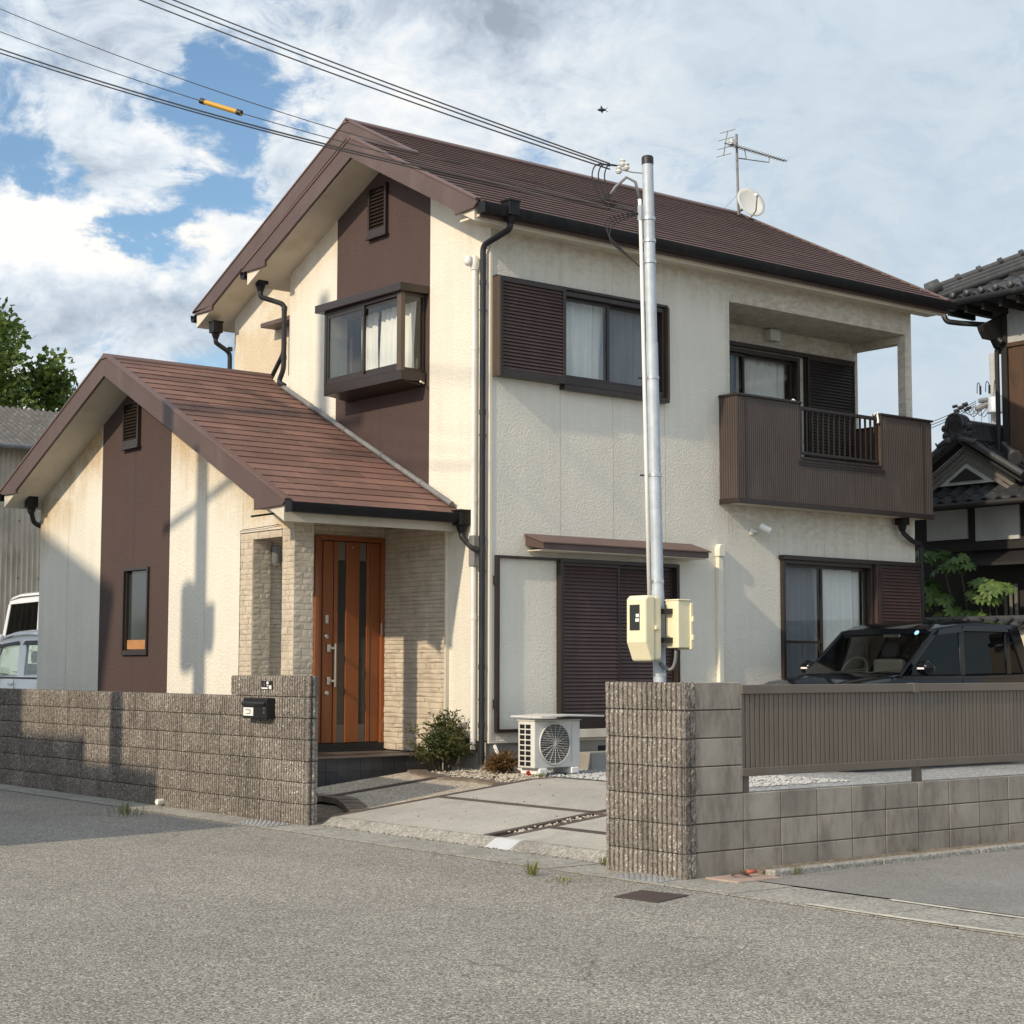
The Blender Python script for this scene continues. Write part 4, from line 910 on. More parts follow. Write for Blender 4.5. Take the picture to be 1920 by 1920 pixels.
MB().box(-.05, .0, .735, .764, .30, 3.016).build('cladding_trim', 'cream_paint', H, bevel=.004)
DW0, DW1, DZ0, DZ1, YDR = -.985, -.012, .392, 2.865, 2.026
stones('stone_cladding', 'y', YDR, AX+.12, DW0, .39, 3.016, seed=3); stones('stone_cladding', 'y', YDR, DW0, -.012, DZ1, 3.016, seed=4)
ps = MB(); PX0, PX1, PY0, PY1 = AX, -1.565, 1.098, 1.352
pst = MB().box(PX0+.012, PX1-.012, PY0+.012, PY1-.012, .1, 3.015).build('porch_post', 'stone_clad', H)
stones('stone_facing', 'x', PX0+.012, PY0+.004, PY1-.004, .1, 3.015, seed=5, par=pst, grid=True, dep=.010, hmin=.05, hmax=.085)
stones('stone_facing', 'y', PY0+.012, PX0+.004, PX1-.004, .1, 3.015, seed=6, par=pst, grid=True, dep=.010, hmin=.05, hmax=.085)
jb = MB().box(AX+.012, AX+.24, 1.99, 2.245, .1, 2.765).build('porch_jamb', 'stone_clad', H)
stones('stone_facing', 'x', AX+.012, 1.982, 2.250, .1, 2.765, seed=7, par=jb, grid=True, dep=.010, hmin=.05, hmax=.085)
stones('stone_facing', 'y', 1.986, AX+.012, AX+.24, .1, 2.765, seed=17, par=jb, grid=True, dep=.008)
hdr = MB().box(AX+.012, AX+.23, PY1, 2.25, 2.765, 2.862).build('porch_header', 'stone_clad', H)
stones('stone_facing', 'x', AX+.012, PY1, 2.250, 2.765, 2.850, seed=8, par=hdr, grid=False, dep=.010, hmin=.08, hmax=.085, lmin=.2, lmax=.3)
MB().box(AX-.012, AX+.01, PY1-.0, 2.262, 2.852, 2.866).build('header_flashing', 'cream_paint', H)
MB().tube([(AX-.02, PY1+.03, 2.90), (AX-.03, 1.7, 2.89), (AX-.02, 2.15, 2.885), (AX-.015, 2.24, 2.87)], .004, 5).build('cable_run', 'cable', H)
# dwarf wall under the opening is hidden behind the boundary wall
MB().box(AX+.02, AX+.18, PY1, 1.99, .1, .75).build('wall', 'stone_clad', H)
# porch lamp (grey cylinder)
lm = ony(517, 1036, YDR-.07); q_ = MB(); q_.lathe((lm.x, YDR-.085, lm.z-.13), (0, 0, 1), [(0, .05), (.008, .055), (.20, .055), (.21, .045)], 18); q_.box(lm.x-.035, lm.x+.035, YDR-.05, YDR-.0, lm.z-.10, lm.z+.05)
pl_ = q_.build('porch_lamp', 'pipe_grey', H, smooth=40); MB().lathe((lm.x, YDR-.085, lm.z-.14), (0, 0, 1), [(0, .035), (.012, .045)], 16).build('lens', 'light_lens', pl_, smooth=40)
# ---- step
st_ = MB().box(-1.78, -.03, .955, 2.02, .0, .365).build('porch_step', 'concrete', H)
tl = MB().box(0, .146, 0, .014, 0, .146).mesh('riser_tile', 'dark_tile'); tt = MB().box(0, .194, 0, .194, 0, .012).mesh('tread_tile', 'dark_tread')
for i in range(12): put(tl, 'riser_tile', st_, (-1.79+i*.15, .940, .222)); put(tl, 'riser_tile', st_, (-1.79+i*.15, .940, .072))
for i in range(9):
    for j in range(6): put(tt, 'tread_tile', st_, (-1.795+i*.198, .945+j*.198-.02, .366)) if j*.198 < 1.05 else None
MB().box(-.985, -.012, 1.93, 2.03, .37, .40).build('threshold', 'black_rubber', H)
# ---- front door
dr = bars(DW0, DW1, DZ0, DZ1, YDR-.045, YDR+.06, .055, .075).build('door', 'door_orange', H, bevel=.004)
MB().box(DW0+.02, DW1-.02, YDR-.055, YDR+.05, DZ0-.02, DZ0+.078).build('kick_sill', 'black_rubber', dr)
dx = lambda px: ony(px, 1200, YDR+.01).x
Z0, Z1 = DZ0+.085, DZ1-.06
leaf0, leaf1 = DW0+.058, DW1-.058
MB().box(leaf0, leaf1, YDR+.012, YDR+.05, Z0, Z1).build('leaf', 'door_orange', dr)
for a, b, y in ((leaf0, dx(601), -.002), (dx(603), dx(622), -.010), (dx(623.5), dx(631), -.012), (dx(646), dx(671), -.014), (dx(685), dx(692), -.010), (dx(693), leaf1, -.006)):
    MB().box(min(a, b), max(a, b), YDR+y, YDR+.012, Z0, Z1-.004).build('door_board', 'door_orange', dr, bevel=.005)
mat('door_panel', (.155, .135, .110), .5, var=.08)
for a, b in ((dx(632), dx(645)), (dx(672), dx(684))):
    MB().box(a, b, YDR+.004, YDR+.014, Z0+.21, Z1-.22).build('glass_strip', 'door_glass', dr)
    for z0, z1 in ((Z0, Z0+.207), (Z1-.217, Z1-.004)): MB().box(a, b, YDR+.003, YDR+.014, z0, z1).build('inlay_panel', 'door_panel', dr)
hx = dx(616.5)
hz0, hz1 = ony(617, 1288, YDR).z, ony(617, 1207, YDR).z
hb = MB().tube([(hx+.03, YDR-.085, hz0), (hx+.03, YDR-.085, hz1)], .012, 12).build('handle', 'steel', dr, smooth=40)
for z in (hz0+.07, hz1-.05): MB().box(hx-.045, hx-.0, YDR-.035, YDR-.008, z-.045, z+.045).build('handle_plate', 'steel', hb, bevel=.005); MB().box(hx-.02, hx+.036, YDR-.092, YDR-.03, z-.014, z+.014).build('handle_arm', 'steel', hb, bevel=.003)
for py in (1193, 1300): p_ = ony(611, py, YDR); MB().lathe((p_.x, YDR-.008, p_.z), (0, -1, 0), [(0, .028), (.012, .028), (.018, .018)], 14).build('lock', 'steel', dr, smooth=40)
p_ = ony(611, 1160, YDR); MB().box(p_.x-.022, p_.x+.022, YDR-.03, YDR-.006, p_.z-.055, p_.z+.045).build('keypad', 'steel', dr, bevel=.006)
p_ = ony(660, 1027, YDR); MB().lathe((p_.x, YDR-.012, p_.z), (0, -1, 0), [(0, .016), (.01, .014)], 10).build('door_viewer', 'steel', dr, smooth=40)
for py in (1180, 1360): p_ = ony(712, py, YDR); MB().tube([(p_.x, YDR-.035, p_.z-.07), (p_.x, YDR-.035, p_.z+.07)], .011, 8).build('hinge', 'steel', dr, smooth=40)
# air-conditioner duct cover on the front wall
mat('duct_cream', (.72, .68, .56), .5, var=.05)
dcv = MB().box(3.505, 3.585, -.062, 0, .3, 2.70).build('duct_cover', 'duct_cream', H, bevel=.008)
MB().prism([(3.49, -.085, 2.70), (3.60, -.085, 2.70), (3.60, -.085, 2.80), (3.575, -.085, 2.85), (3.515, -.085, 2.85), (3.49, -.085, 2.80)], (0, .085, 0)).build('duct_cap', 'duct_cream', dcv, bevel=.008)

# ------------------------------------------------------------------ things on and around the house
def air_con(loc, rotz, label):
    a = empty('air_conditioner', (0, 0, 0)); tag(a, label, 'air conditioner', None)
    W, D, Hh = .66, .265, .545
    MB().box(0, W, 0, D, .05, Hh).build('casing', 'off_white', a, bevel=.012)
    cx, cz, r = .285, .305, .212
    MB().tube([(cx, -.004, cz), (cx, -.001, cz)], r+.012, 40).build('fan_recess', 'near_black', a)
    ring = MB(); ring.tube([(cx+(r+.006)*math.cos(t), -.010, cz+(r+.006)*math.sin(t)) for t in [i*math.pi/24 for i in range(49)]], .009, 8); ring.build('fan_ring', 'off_white', a, smooth=180)
    fan = MB()
    for k in range(3):
        a0 = k*2.094; fan.poly(*[(cx+q*math.cos(a0+s), -.006-.002*i, cz+q*math.sin(a0+s)) for i, (q, s) in enumerate(((.03, 0), (.19, -.15), (.20, .55), (.04, 1.2)))])
    fan.lathe((cx, -.012, cz), (0, 1, 0), [(0, .045), (.008, .05)], 16); fan.build('fan_blades', 'ac_blade', a)
    gr = MB()
    for i in range(-11, 12):
        zz = cz+i*.0185; hw = math.sqrt(max(r*r-(i*.0185)**2, 0)); gr.tube([(cx-hw, -.015, zz), (cx+hw, -.015, zz)], .0022, 4) if hw > .02 else None
    for k in range(8): t = k*math.pi/8; gr.tube([(cx-r*math.cos(t), -.018, cz-r*math.sin(t)), (cx+r*math.cos(t), -.018, cz+r*math.sin(t))], .0022, 4)
    gr.build('fan_grille', 'off_white', a, kind='stuff')
    fin = MB()
    for i in range(2):
        for j in range(8): fin.box(-.0035, .002, .06+i*.095, .06+i*.095+.075, .075+j*.056, .075+j*.056+.042)
    fin.build('coil_openings', 'near_black', a, kind='stuff')
    MB().box(-.008, W+.012, -.012, D+.01, Hh+.001, Hh+.012).build('top_plate', 'off_white', a, bevel=.004)
    for x in (.06, .52): MB().box(x, x+.11, -.02, D+.03, -.02, .05).build('foot_block', 'white_plastic', a, bevel=.012)
    MB().box(.535, .537, -.003, .002, .1, .5).build('panel_seam', 'pipe_grey', a)
    a.location = loc; a.rotation_euler = (0, 0, rotz); return a
mat('ac_blade', (.055, .045, .035), .4, var=.5, vs=14)
a1 = air_con((.055, -.70, .235), R(2), 'white air conditioner unit standing on gravel under the closed shutters')
MB().prism([(-.05, -.17, .60), (.30, -.19, .615), (.86, -.17, .60), (.86, -.17, .585), (.30, -.19, .60), (-.05, -.17, .585)], (0, .50, 0)).build('sun_cover', 'off_white', a1)
a2 = air_con((3.18, -.72, .235), R(2), 'air conditioner unit half hidden between the pillar and slat fence')
hs = MB().tube(bez((.05, -.03, .50), (.0, -.25, .22), (.22, -.52, .26), 12), .022, 8); hs.build('coolant_hose', 'off_white', a1, smooth=180) if False else tag(hs.build('coolant_hose', 'off_white', None, smooth=180), 'pale insulated hose curving from the wall corner to the air conditioner', 'hose')
tag(MB().box(1.22, 1.95, -.30, .0, .15, .40).build('concrete_step', 'concrete', None, bevel=.012), 'small concrete step under the closed shutters behind the air conditioner', 'step')
# steel service pole
B0 = Vector((-2.37, -5.14, .05)); T0 = ony(1214, 292, 0); 
tp = onx(1214, 296, -2.37); bp = onx(1237, 1275, -2.37)
axis = (tp-bp); B0 = bp - axis*((bp.z-.0)/axis.z); polev = axis.normalized()
def pp(z, off=(0, 0, 0)): return B0 + polev*((z-B0.z)/polev.z) + Vector(off)
sp = empty('service_pole', B0); tag(sp, 'galvanised steel service pole with black cap behind the corner pillar', 'pole')
ZT = tp.z
MB().tube([pp(-.05), pp(1.95)], .050, 24).build('lower_tube', 'galv', sp, smooth=40); MB().tube([pp(1.95), pp(3.9)], .0475, 24).build('middle_tube', 'galv', sp, smooth=40); MB().tube([pp(3.9), pp(ZT-.05)], .0445, 24).build('upper_tube', 'galv', sp, smooth=40)
MB().tube([pp(ZT-.055), pp(ZT), pp(ZT+.012)], [.048, .048, .040], 20).build('cap', 'near_black', sp, smooth=40)
lside = -Rv
for z in (1.30, 2.02, 2.85, 3.62, 4.55, 4.72, 4.9): MB().tube([pp(z-.012), pp(z+.012)], .052, 20).build('band', 'steel', sp, smooth=40)
cond = [pp(z)+lside*.066 for z in (1.9, 3., 4., 5.0)] + [pp(5.06)+lside*.07]; MB().tube(cond, .015, 10).build('conduit', 'pipe_white', sp, smooth=180)
MB().tube([pp(5.06)+lside*.07, pp(5.2)+lside*.10, pp(5.24)+lside*.17, pp(5.16)+lside*.26, pp(5.10)+lside*.30], .012, 8).build('conduit_bend', 'pipe_grey', sp, smooth=180)
for z in (2.85, 3.62): MB().lathe(pp(z)+lside*.085, lside, [(0, .008), (.03, .008)], 6).build('band_bolt', 'near_black', sp)
# insulators and cable loops near the top
ins = empty('insulator', pp(5.17)+lside*.28, sp)
for k, dz in enumerate((0, .03, -.03)): MB().lathe(pp(5.30)+lside*(.17+.03*k)+Vector((0, 0, dz)), (0, 0, 1), [(0, .018), (.015, .028), (.03, .016), (.045, .026), (.06, .012)], 10).build('knob', 'off_white', sp, smooth=50)
MB().tube([pp(5.27), pp(5.28)+lside*.12, pp(5.31)+lside*.25], .006, 6).build('hook', 'steel', sp)
bpy.data.objects.remove(ins)
def loop(pts, r=.006): return MB().tube(rounded(pts, .2, 8), r, 6).build('cable_loop', 'cable', sp, smooth=180)
for k in range(3):
    a = pp(5.33)+lside*.22; e = pp(5.10)+lside*(.29+.02*k)
    loop([a, a+lside*(.10+.05*k)+Vector((0, 0, .02)), a+lside*(.13+.05*k)+Vector((0, 0, -.08)), a+lside*(.10+.03*k)+Vector((0, 0, -.2-.03*k)), e+lside*(.03)+Vector((0, 0, -.06)), e])
for k in range(3):
    a = pp(4.90+.02*k)+lside*.10; loop([pp(4.95)+lside*.05, a+lside*.1, a+lside*(.2+.03*k)+Vector((0, 0, -.05)), a+lside*(.22)+Vector((0, 0, -.18)), pp(4.55)+lside*.12, pp(4.5)+lside*.06], .005)
MB().box(-.02, .02, -.02, .02, -.06, .06).build('bracket', 'galv', sp).location = pp(4.95)+lside*.06
# meter box and breaker box
def rbox(b, w, d, h, cut=0): pass
mx = empty('meter_box', pp(1.42)); tag(mx, 'rounded ivory electricity meter box with dark window strapped to the steel pole', 'meter box')
fa = -Fv*1.0; fa.z = 0; fa.normalize()
ctr = pp(1.63)
def local_box(par_name, verts_poly, thick, m, par, origin, ux, uz, un, bevel=.02):
    b = MB(); b.prism([origin+ux*x+uz*z for x, z in verts_poly], un*thick); return b.build(par_name, m, par, bevel=bevel)
# the meter's face looks down the lane (-x), its side towards the camera's right
ux_, un_, uz_ = Vector((0, -1, 0)), Vector((-1, 0, 0)), Vector((0, 0, 1))
ol = onx(1178, 1150, -2.62); oy = ol.y
sidep = [(0, .485), (.05, .50), (.155, .50), (.175, .47), (.175, .03), (.155, .0), (.045, .0), (.0, .15)]
def side_prism(name, poly, y0, y1, x0, z0, m, par, bevel=.018):
    b = MB(); b.prism([(x0+p, y0, z0+q) for p, q in poly], (0, y1-y0, 0)); o = b.build(name, m, par, bevel=bevel); o.modifiers['bevel'].segments = 3; return o
zb_ = onx(1200, 1240, -2.58).z
mxx = -2.645
side_prism('cover', [(0, .475), (.03, .50), (.105, .50), (.105, .0), (.06, .0), (.0, .145)], oy-.215, oy, mxx, zb_, 'ivory', mx)
side_prism('back_shell', [(.106, .495), (.165, .495), (.18, .47), (.18, .03), (.165, .005), (.106, .005)], oy-.21, oy-.005, mxx, zb_, 'ivory', mx)
MB().box(mxx-.003, mxx+.004, oy-.155, oy-.045, zb_+.235, zb_+.43).build('window', 'door_glass', mx)
MB().box(mxx-.004, mxx-.002, oy-.150, oy-.115, zb_+.335, zb_+.36).build('dial_mark', 'white_plastic', mx); MB().box(mxx-.004, mxx-.002, oy-.150, oy-.110, zb_+.30, zb_+.325).build('dial_mark', 'white_plastic', mx)
MB().box(mxx+.095, mxx+.13, oy-.235, oy-.214, zb_+.24, zb_+.27).build('latch', 'ivory', mx, bevel=.004)
mx.location = mx.location
bb = empty('breaker_box', pp(1.5)+Rv*.1); tag(bb, 'square ivory breaker box bolted to the right of the steel pole', 'breaker box')
bo = ony(1246, 1130, B0.y-.05); bw = ony(1277, 1130, B0.y-.1).x - bo.x
zt_, zb2 = ony(1262, 1127, B0.y-.1).z, ony(1262, 1215, B0.y-.1).z
MB().box(bo.x, bo.x+bw*.92, B0.y-.20, B0.y-.06, zb2, zt_).build('casing', 'ivory', bb, bevel=.006)
MB().box(bo.x+bw*.93, bo.x+bw*1.14, B0.y-.215, B0.y-.05, zb2-.012, zt_-.015).build('door', 'ivory', bb, bevel=.006)
MB().box(bo.x-.005, bo.x+bw*.97, B0.y-.21, B0.y-.055, zt_, zt_+.012).build('lid', 'ivory', bb, bevel=.004)
for z in (zb2+.06, zt_-.08): MB().box(bo.x-.05, bo.x+.0, B0.y-.14, B0.y-.04, z-.02, z+.02).build('strap', 'near_black', bb)
for z in (zb2+.08, zb2+.22): MB().box(bo.x+bw*.97, bo.x+bw*1.12, B0.y-.23, B0.y-.213, z-.02, z+.02).build('latch', 'ivory', bb, bevel=.003)
a_ = Vector((bo.x+bw*.4, B0.y-.12, zb2)); tag(MB().tube(bez(a_, a_+Vector((0, 0, -.26)), pp(1.40)-Fv*.06, 12), .014, 8).build('flexible_conduit', 'pipe_grey', None, smooth=180), 'grey flexible conduit looping below the breaker box', 'conduit')
# letterbox and nameplate on the boundary wall
lb = empty('letterbox', (XB-.06, -.2, .85)); tag(lb, 'black metal letterbox with a pale label on the ribbed wall', 'letterbox')
y0, y1, z0, z1 = -.375, .063, .852, 1.052
MB().box(XB-.115, XB-.012, y0, y1, z0, z1).build('body', 'black_metal' if 'black_metal' in MAT else 'near_black', lb, bevel=.008)
MB().prism([(XB-.125, y0+.004, z1-.035), (XB-.150, y0+.004, z1-.055), (XB-.117, y0+.004, z1-.085)], (0, y1-y0-.008, 0)).build('flap', 'alu_brown' if False else 'near_black', lb, bevel=.003)
MB().box(XB-.119, XB-.115, y1-.20, y1-.015, z0+.025, z0+.105).build('label', 'white_plastic', lb)
b = MB(); yy, zz = y1-.06, z0+.085
for a in ((yy-.085, yy, zz-.006, zz), (yy-.09, yy-.08, zz-.035, zz), (yy-.085, yy-.01, zz-.041, zz-.035)): b.box(XB-.1205, XB-.119, *a)
b.build('label_mark', 'near_black', lb)
for z in (z0+.05, z0+.09): MB().box(XB-.119, XB-.115, y0+.03, y0+.045, z, z+.022).build('lock', 'steel', lb)
nm = empty('nameplate', (XB-.02, -.23, 1.14)); tag(nm, 'small black nameplate with white marks above the letterbox', 'nameplate')
MB().box(XB-.026, XB-.012, -.345, -.123, 1.130, 1.216).build('plate', 'near_black', nm, bevel=.002)
b = MB(); b.lathe((XB-.026, -.245, 1.192), (-1, 0, 0), [(0, .020), (.002, .019)], 12); b.box(XB-.028, XB-.026, -.260, -.232, 1.165, 1.185); b.box(XB-.028, XB-.026, -.320, -.275, 1.138, 1.172); b.box(XB-.028, XB-.026, -.25, -.135, 1.137, 1.152); b.build('marks', 'white_plastic', nm)
# security cameras
def cctv(p, label):
    c = empty('security_camera', p); tag(c, label, 'camera')
    p = Vector(p); MB().lathe(p+Vector((0, 0, 0)), (0, -1, 0), [(0, .052), (.02, .052), (.03, .04), (.05, .018), (.08, .016)], 18).build('mount', 'off_white', c, smooth=45)
    a = Vector((.55, -.55, -.42)).normalized(); q = p+Vector((.09, -.13, .045))
    MB().lathe(q-a*.07, a, [(0, .025), (.012, .040), (.14, .040), (.155, .036)], 20).build('body', 'white_plastic', c, smooth=45)
    MB().lathe(q+a*.083, a, [(0, .026), (.004, .022)], 16).build('lens', 'near_black', c, smooth=45)
cctv((ony(1411, 997, -.01).x, 0, ony(1411, 997, -.01).z), 'white bullet security camera on the front wall below the balcony')
# antenna mast and dish on the ridge
mp = ony(1404, 416, 3.45)
rxm = min(mp.x, RX-.15)
am = empty('television_antenna', (rxm, 3.45, 8.45)); tag(am, 'comb-like television aerial on a tall mast above the ridge', 'antenna')
mtop = ony(1400, 257, 3.45); 
MB().tube([(rxm, 3.45, 8.3), (rxm-.03, 3.45, mtop.z)], .020, 10).build('mast', 'galv_dark' if False else 'pipe_grey', am, smooth=50)
ba, bb_ = ony(1358, 268, 3.45), ony(1452, 309, 3.45); bd_ = (bb_-ba); bd_ = Vector((bd_.x, -.25, bd_.z))
MB().tube([ba, ba+bd_], .010, 6).build('boom', 'pipe_grey', am)
pd = Vector((.45, 1.0, .12)).normalized(); pd = (pd - bd_.normalized()*pd.dot(bd_.normalized())).normalized()
for i in range(20):
    c = ba+bd_*(.12+.045*i); h = .12-.002*i; MB().tube([c-pd*h, c+pd*h], .006, 5).build('director', 'pipe_grey', am)
upv = bd_.cross(pd).normalized()
for i, k in enumerate((-.19, -.07, .07, .19)):
    c = ba+bd_*.02+upv*k; MB().tube([c-pd*.22, c+pd*.22], .006, 5).build('reflector', 'pipe_grey', am)
MB().tube([ba+bd_*.02-upv*.2, ba+bd_*.02+upv*.2], .008, 6).build('reflector_bar', 'pipe_grey', am)
mc = Vector((rxm-.01, 3.45, (ba+bd_*.5).z-.12)); MB().tube([ba+bd_*.32, ba+bd_*.35+Vector((0, 0, -.14)), mc, ba+bd_*.72+Vector((0, 0, -.10)), ba+bd_*.72], .009, 6).build('stay', 'pipe_grey', am)
MB().box(-.04, .04, -.05, .03, -.03, .05).build('feed_box', 'off_white', am).location = ba+bd_*.12+Vector((0, 0, .04))
dsh = empty('satellite_dish', (rxm, 3.3, 8.45)); tag(dsh, 'white satellite dish on the roof ridge below the aerial', 'satellite dish')
dc = ony(1408, 379, 3.25); dn = Vector((-.22, -.90, .36)).normalized(); dc.x = min(dc.x, RX)
e1 = dn.cross(Vector((0, 0, 1))).normalized(); e2 = e1.cross(dn)
b = MB(); n = 28; rings = [(0, 0), (.10, .006), (.19, .022), (.245, .042)]
b.v.append(tuple(dc-dn*.04))
for r, h in rings[1:]:
    for k in range(n): t = 2*math.pi*k/n; b.v.append(tuple(dc-dn*.04+dn*h+e1*(r*math.cos(t))+e2*(r*1.08*math.sin(t))))
for k in range(n): b.f.append((0, 1+k, 1+(k+1) % n))
for j in range(2):
    for k in range(n): a = 1+j*n; b.f.append((a+k, a+n+k, a+n+(k+1) % n, a+(k+1) % n))
o = b.build('reflector', 'off_white', dsh, smooth=180); so = o.modifiers.new('thick', 'SOLIDIFY'); so.thickness = .008
MB().tube([dc-dn*.05-e2*.24+e1*.02, dc+dn*.10-e2*.24+e1*.03, dc+dn*.24-e2*.07+e1*.05], .011, 8).build('arm', 'pipe_grey', dsh, smooth=60)
MB().tube([dc+dn*.25-e2*.07+e1*.05, dc+dn*.21-e2*.02+e1*.05], .028, 10).build('receiver', 'white_plastic', dsh, smooth=60)
MB().tube([dc-dn*.06, dc-dn*.14, Vector((rxm, 3.45, 8.42))], .022, 8).build('bracket', 'pipe_grey', dsh, smooth=60)
for s in (-1, 1): MB().tube([Vector((rxm, 3.45, 8.70)), Vector((rxm+.25*s, 3.45+.2, 8.36))], .006, 5).build('stay', 'steel', dsh)
# ------------------------------------------------------------------ vehicles
mat('paint_black', (.003, .004, .006), .10, var=0, spec=.30, coat=.0)
mat('paint_white', (.72, .74, .76), .30, var=.03, coat=.7)
mat('paint_silver', (.68, .69, .69), .30, var=.03, coat=.7)
mat('tyre', (.02, .02, .02), .8, var=.1)
mat('trim_black', (.012, .012, .013), .5, var=0)
mat('seat', (.05, .05, .052), .8, var=.1)
mat('tail_red', (.35, .012, .010), .2, var=0, coat=.8)
mat('sticker_blue', (.30, .62, .80), .4, var=.2, vs=60)
def car(name, label, L, W, Hh, hood, belt, cowl, wst, rend, paint, pill, glass='car_glass', side_glass='car_glass_dark', nose=.62, rear_lean=.12, visor=True, rails=True, wt=.07):
    c = empty(name, (0, 0, 0)); tag(c, label, 'car' if 'van' not in name else 'van', None)
    hw, hr = W/2, W/2-.105
    st = [(0, nose*.75, .80), (.05, nose, .92), (.16, hood-.10, .97), (.40, hood-.035, 1.), (cowl-.10, hood+.02, 1.), (cowl+.05, belt, 1.), (L*.55, belt+.01, 1.), (L-.25, belt+.03, .99), (L-.05, belt+.02, .95), (L, belt*.8, .86)]
    topz = lambda x: Hh-wt-.06*min(1, max(0, (wst+.5-x)/.55))
    b = MB(); n = 9
    for x, zt, k in st:
        h = hw*k
        ring = [(0, .20), (h*.90, .20), (h*.985, .34), (h, zt*.58), (h*.985, zt*.80), (h*.955, zt-.035), (h*.90, zt), (h*.5, zt+.015), (0, zt+.02)]
        b.v += [(x, y, z) for y, z in ring] + [(x, -y, z) for y, z in ring[1:-1][::-1]]
    m = 2*n-2
    for i in range(len(st)-1):
        for j in range(m): b.f.append((i*m+j, i*m+(j+1) % m, (i+1)*m+(j+1) % m, (i+1)*m+j))
    b.f.append(tuple(range(m))); b.f.append(tuple((len(st)-1)*m+j for j in range(m)))
    o = b.build('body', paint, c, smooth=38)
    # roof
    rz = Hh; b = MB(); rs = [(wst-.05, rz-.105, .95), (wst+.12, rz-.055, .99), (wst+.5, rz-.010, 1.), ((wst+rend)/2, rz, 1.), (rend-.15, rz-.02, 1.), (rend+.05, rz-.055, .97)]
    for x, z, k in rs:
        ring = [(hr*k+.035, z-.075), (hr*k+.02, z-.035), (hr*k*.9, z-.008), (hr*k*.5, z), (0, z+.004)]
        b.v += [(x, y, q) for y, q in ring] + [(x, -y, q) for y, q in ring[:-1][::-1]] + [(x, -hr*k*.85, z-.06), (x, hr*k*.85, z-.06)]
    m = 11
    for i in range(len(rs)-1):
        for j in range(m): b.f.append((i*m+j, i*m+(j+1) % m, (i+1)*m+(j+1) % m, (i+1)*m+j))
    b.f.append(tuple(range(m))); b.f.append(tuple((len(rs)-1)*m+j for j in range(m)))
    b.build('roof', paint, c, smooth=38)
    xr = L-.10
    for s in (-1, 1):
        def sp_(x0, x1, w0, w1, nm='pillar', mt=paint, out=.0):        # pillar from belt (x0) to roof edge (x1)
            p = [(x0, s*(hw*.93+out), belt-.03), (x0+w0, s*(hw*.93+out), belt-.03), (x1+w1, s*(hr+.025+out), topz(x1+w1)+.005), (x1, s*(hr+.025+out), topz(x1)+.005)]
            MB().prism(p, (0, -s*.05, 0)).build(nm, mt, c, bevel=.016, smooth=60)
        sp_(cowl+.0, wst-.02, .13, .10)
        for x, w in pill: sp_(x, x+.02, w, w, mt='trim_black' if w < .09 else paint)
        sp_(L-.28, rend-.16, .20, .18)
        if wt > .1: MB().prism([(wst+.02, s*(hr+.03), topz(wst+.02)-.01), (rend+.0, s*(hr+.03), topz(rend)-.01), (rend+.0, s*(hr-.005), rz-.05), (wst+.02, s*(hr-.005), rz-.11)], (0, -s*.03, 0)).build('roof_side', paint, c, bevel=.01)
        # door glass
        xs = [cowl+.10] + [x for x, w in pill] + [L-.26]; xt = [wst+.06] + [x+.02 for x, w in pill] + [rend-.15]
        ws = [0]+[w for x, w in pill]+[0]
        for i in range(len(xs)-1):
            p = [(xs[i]+ws[i], s*hw*.915, belt-.02), (xs[i+1], s*hw*.915, belt-.02), (xt[i+1], s*(hr+.005), topz(xt[i+1])), (xt[i]+ws[i], s*(hr+.005), topz(xt[i]+ws[i]))]
            MB().prism(p, (0, -s*.006, 0)).build('side_window', side_glass, c)
            if visor and i < 2:
                ta_, tb2 = topz(xt[i]+ws[i]), topz(xt[i+1]); p2 = [(xt[i]+ws[i]-.02, s*(hr+.04), ta_), (xt[i+1]+.02, s*(hr+.04), tb2), (xt[i+1]+.02, s*(hr+.060), tb2-.06), (xt[i]+ws[i]-.08, s*(hr+.060), ta_-.06)]
                MB().prism(p2, (0, -s*.004, 0)).build('rain_visor', 'trim_black', c)
        MB().box(cowl+.05, L-.25, s*hw*.955-.006, s*hw*.955+.006, belt-.045, belt-.02).build('belt_moulding', 'trim_black', c)
        # mirror
        mxp = cowl+.28; mo = MB(); mo.lathe((mxp, s*(hw+.06), belt+.07), (0, s, 0), [(-.06, .05), (-.04, .075), (.06, .085), (.10, .06), (.12, .02)], 14); mo = mo.build('mirror', paint, c, smooth=60); mo.scale = (1, 1, 1)
        MB().box(mxp-.085, mxp-.075, s*(hw+.03), s*(hw+.12), belt+.055, belt+.075).build('mirror_signal', 'white_plastic', mo)
        # wheels
        for x in (.55, L-.55):
            wv = MB().lathe((x, s*(hw-.17), .275), (0, s, 0), [(0, .20), (.0, .275), (.15, .275), (.165, .25), (.165, .19)], 24).build('wheel', 'tyre', c, smooth=40)
            MB().lathe((x, s*(hw-.02), .275), (0, s, 0), [(0, .19), (.008, .17), (.004, .06), (.018, .05)], 20).build('rim', 'steel', wv, smooth=40)
            MB().tube([(x+.31*math.cos(t), s*(hw+.002), .275+.31*math.sin(t)) for t in [i*math.pi/12 for i in range(13)]], .018, 6).build('wheel_arch', 'trim_black', c, smooth=180)
        MB().box(L-.03, L+.006, s*(hw-.12)-.06, s*(hw-.12)+.06, belt-.18, belt+.20).build('tail_light', 'tail_red', c, bevel=.015)
        MB().box(-.005, .10, s*(hw-.20)-.12, s*(hw-.20)+.10, nose-.05, nose+.08).build('headlight', 'light_lens', c, bevel=.02)
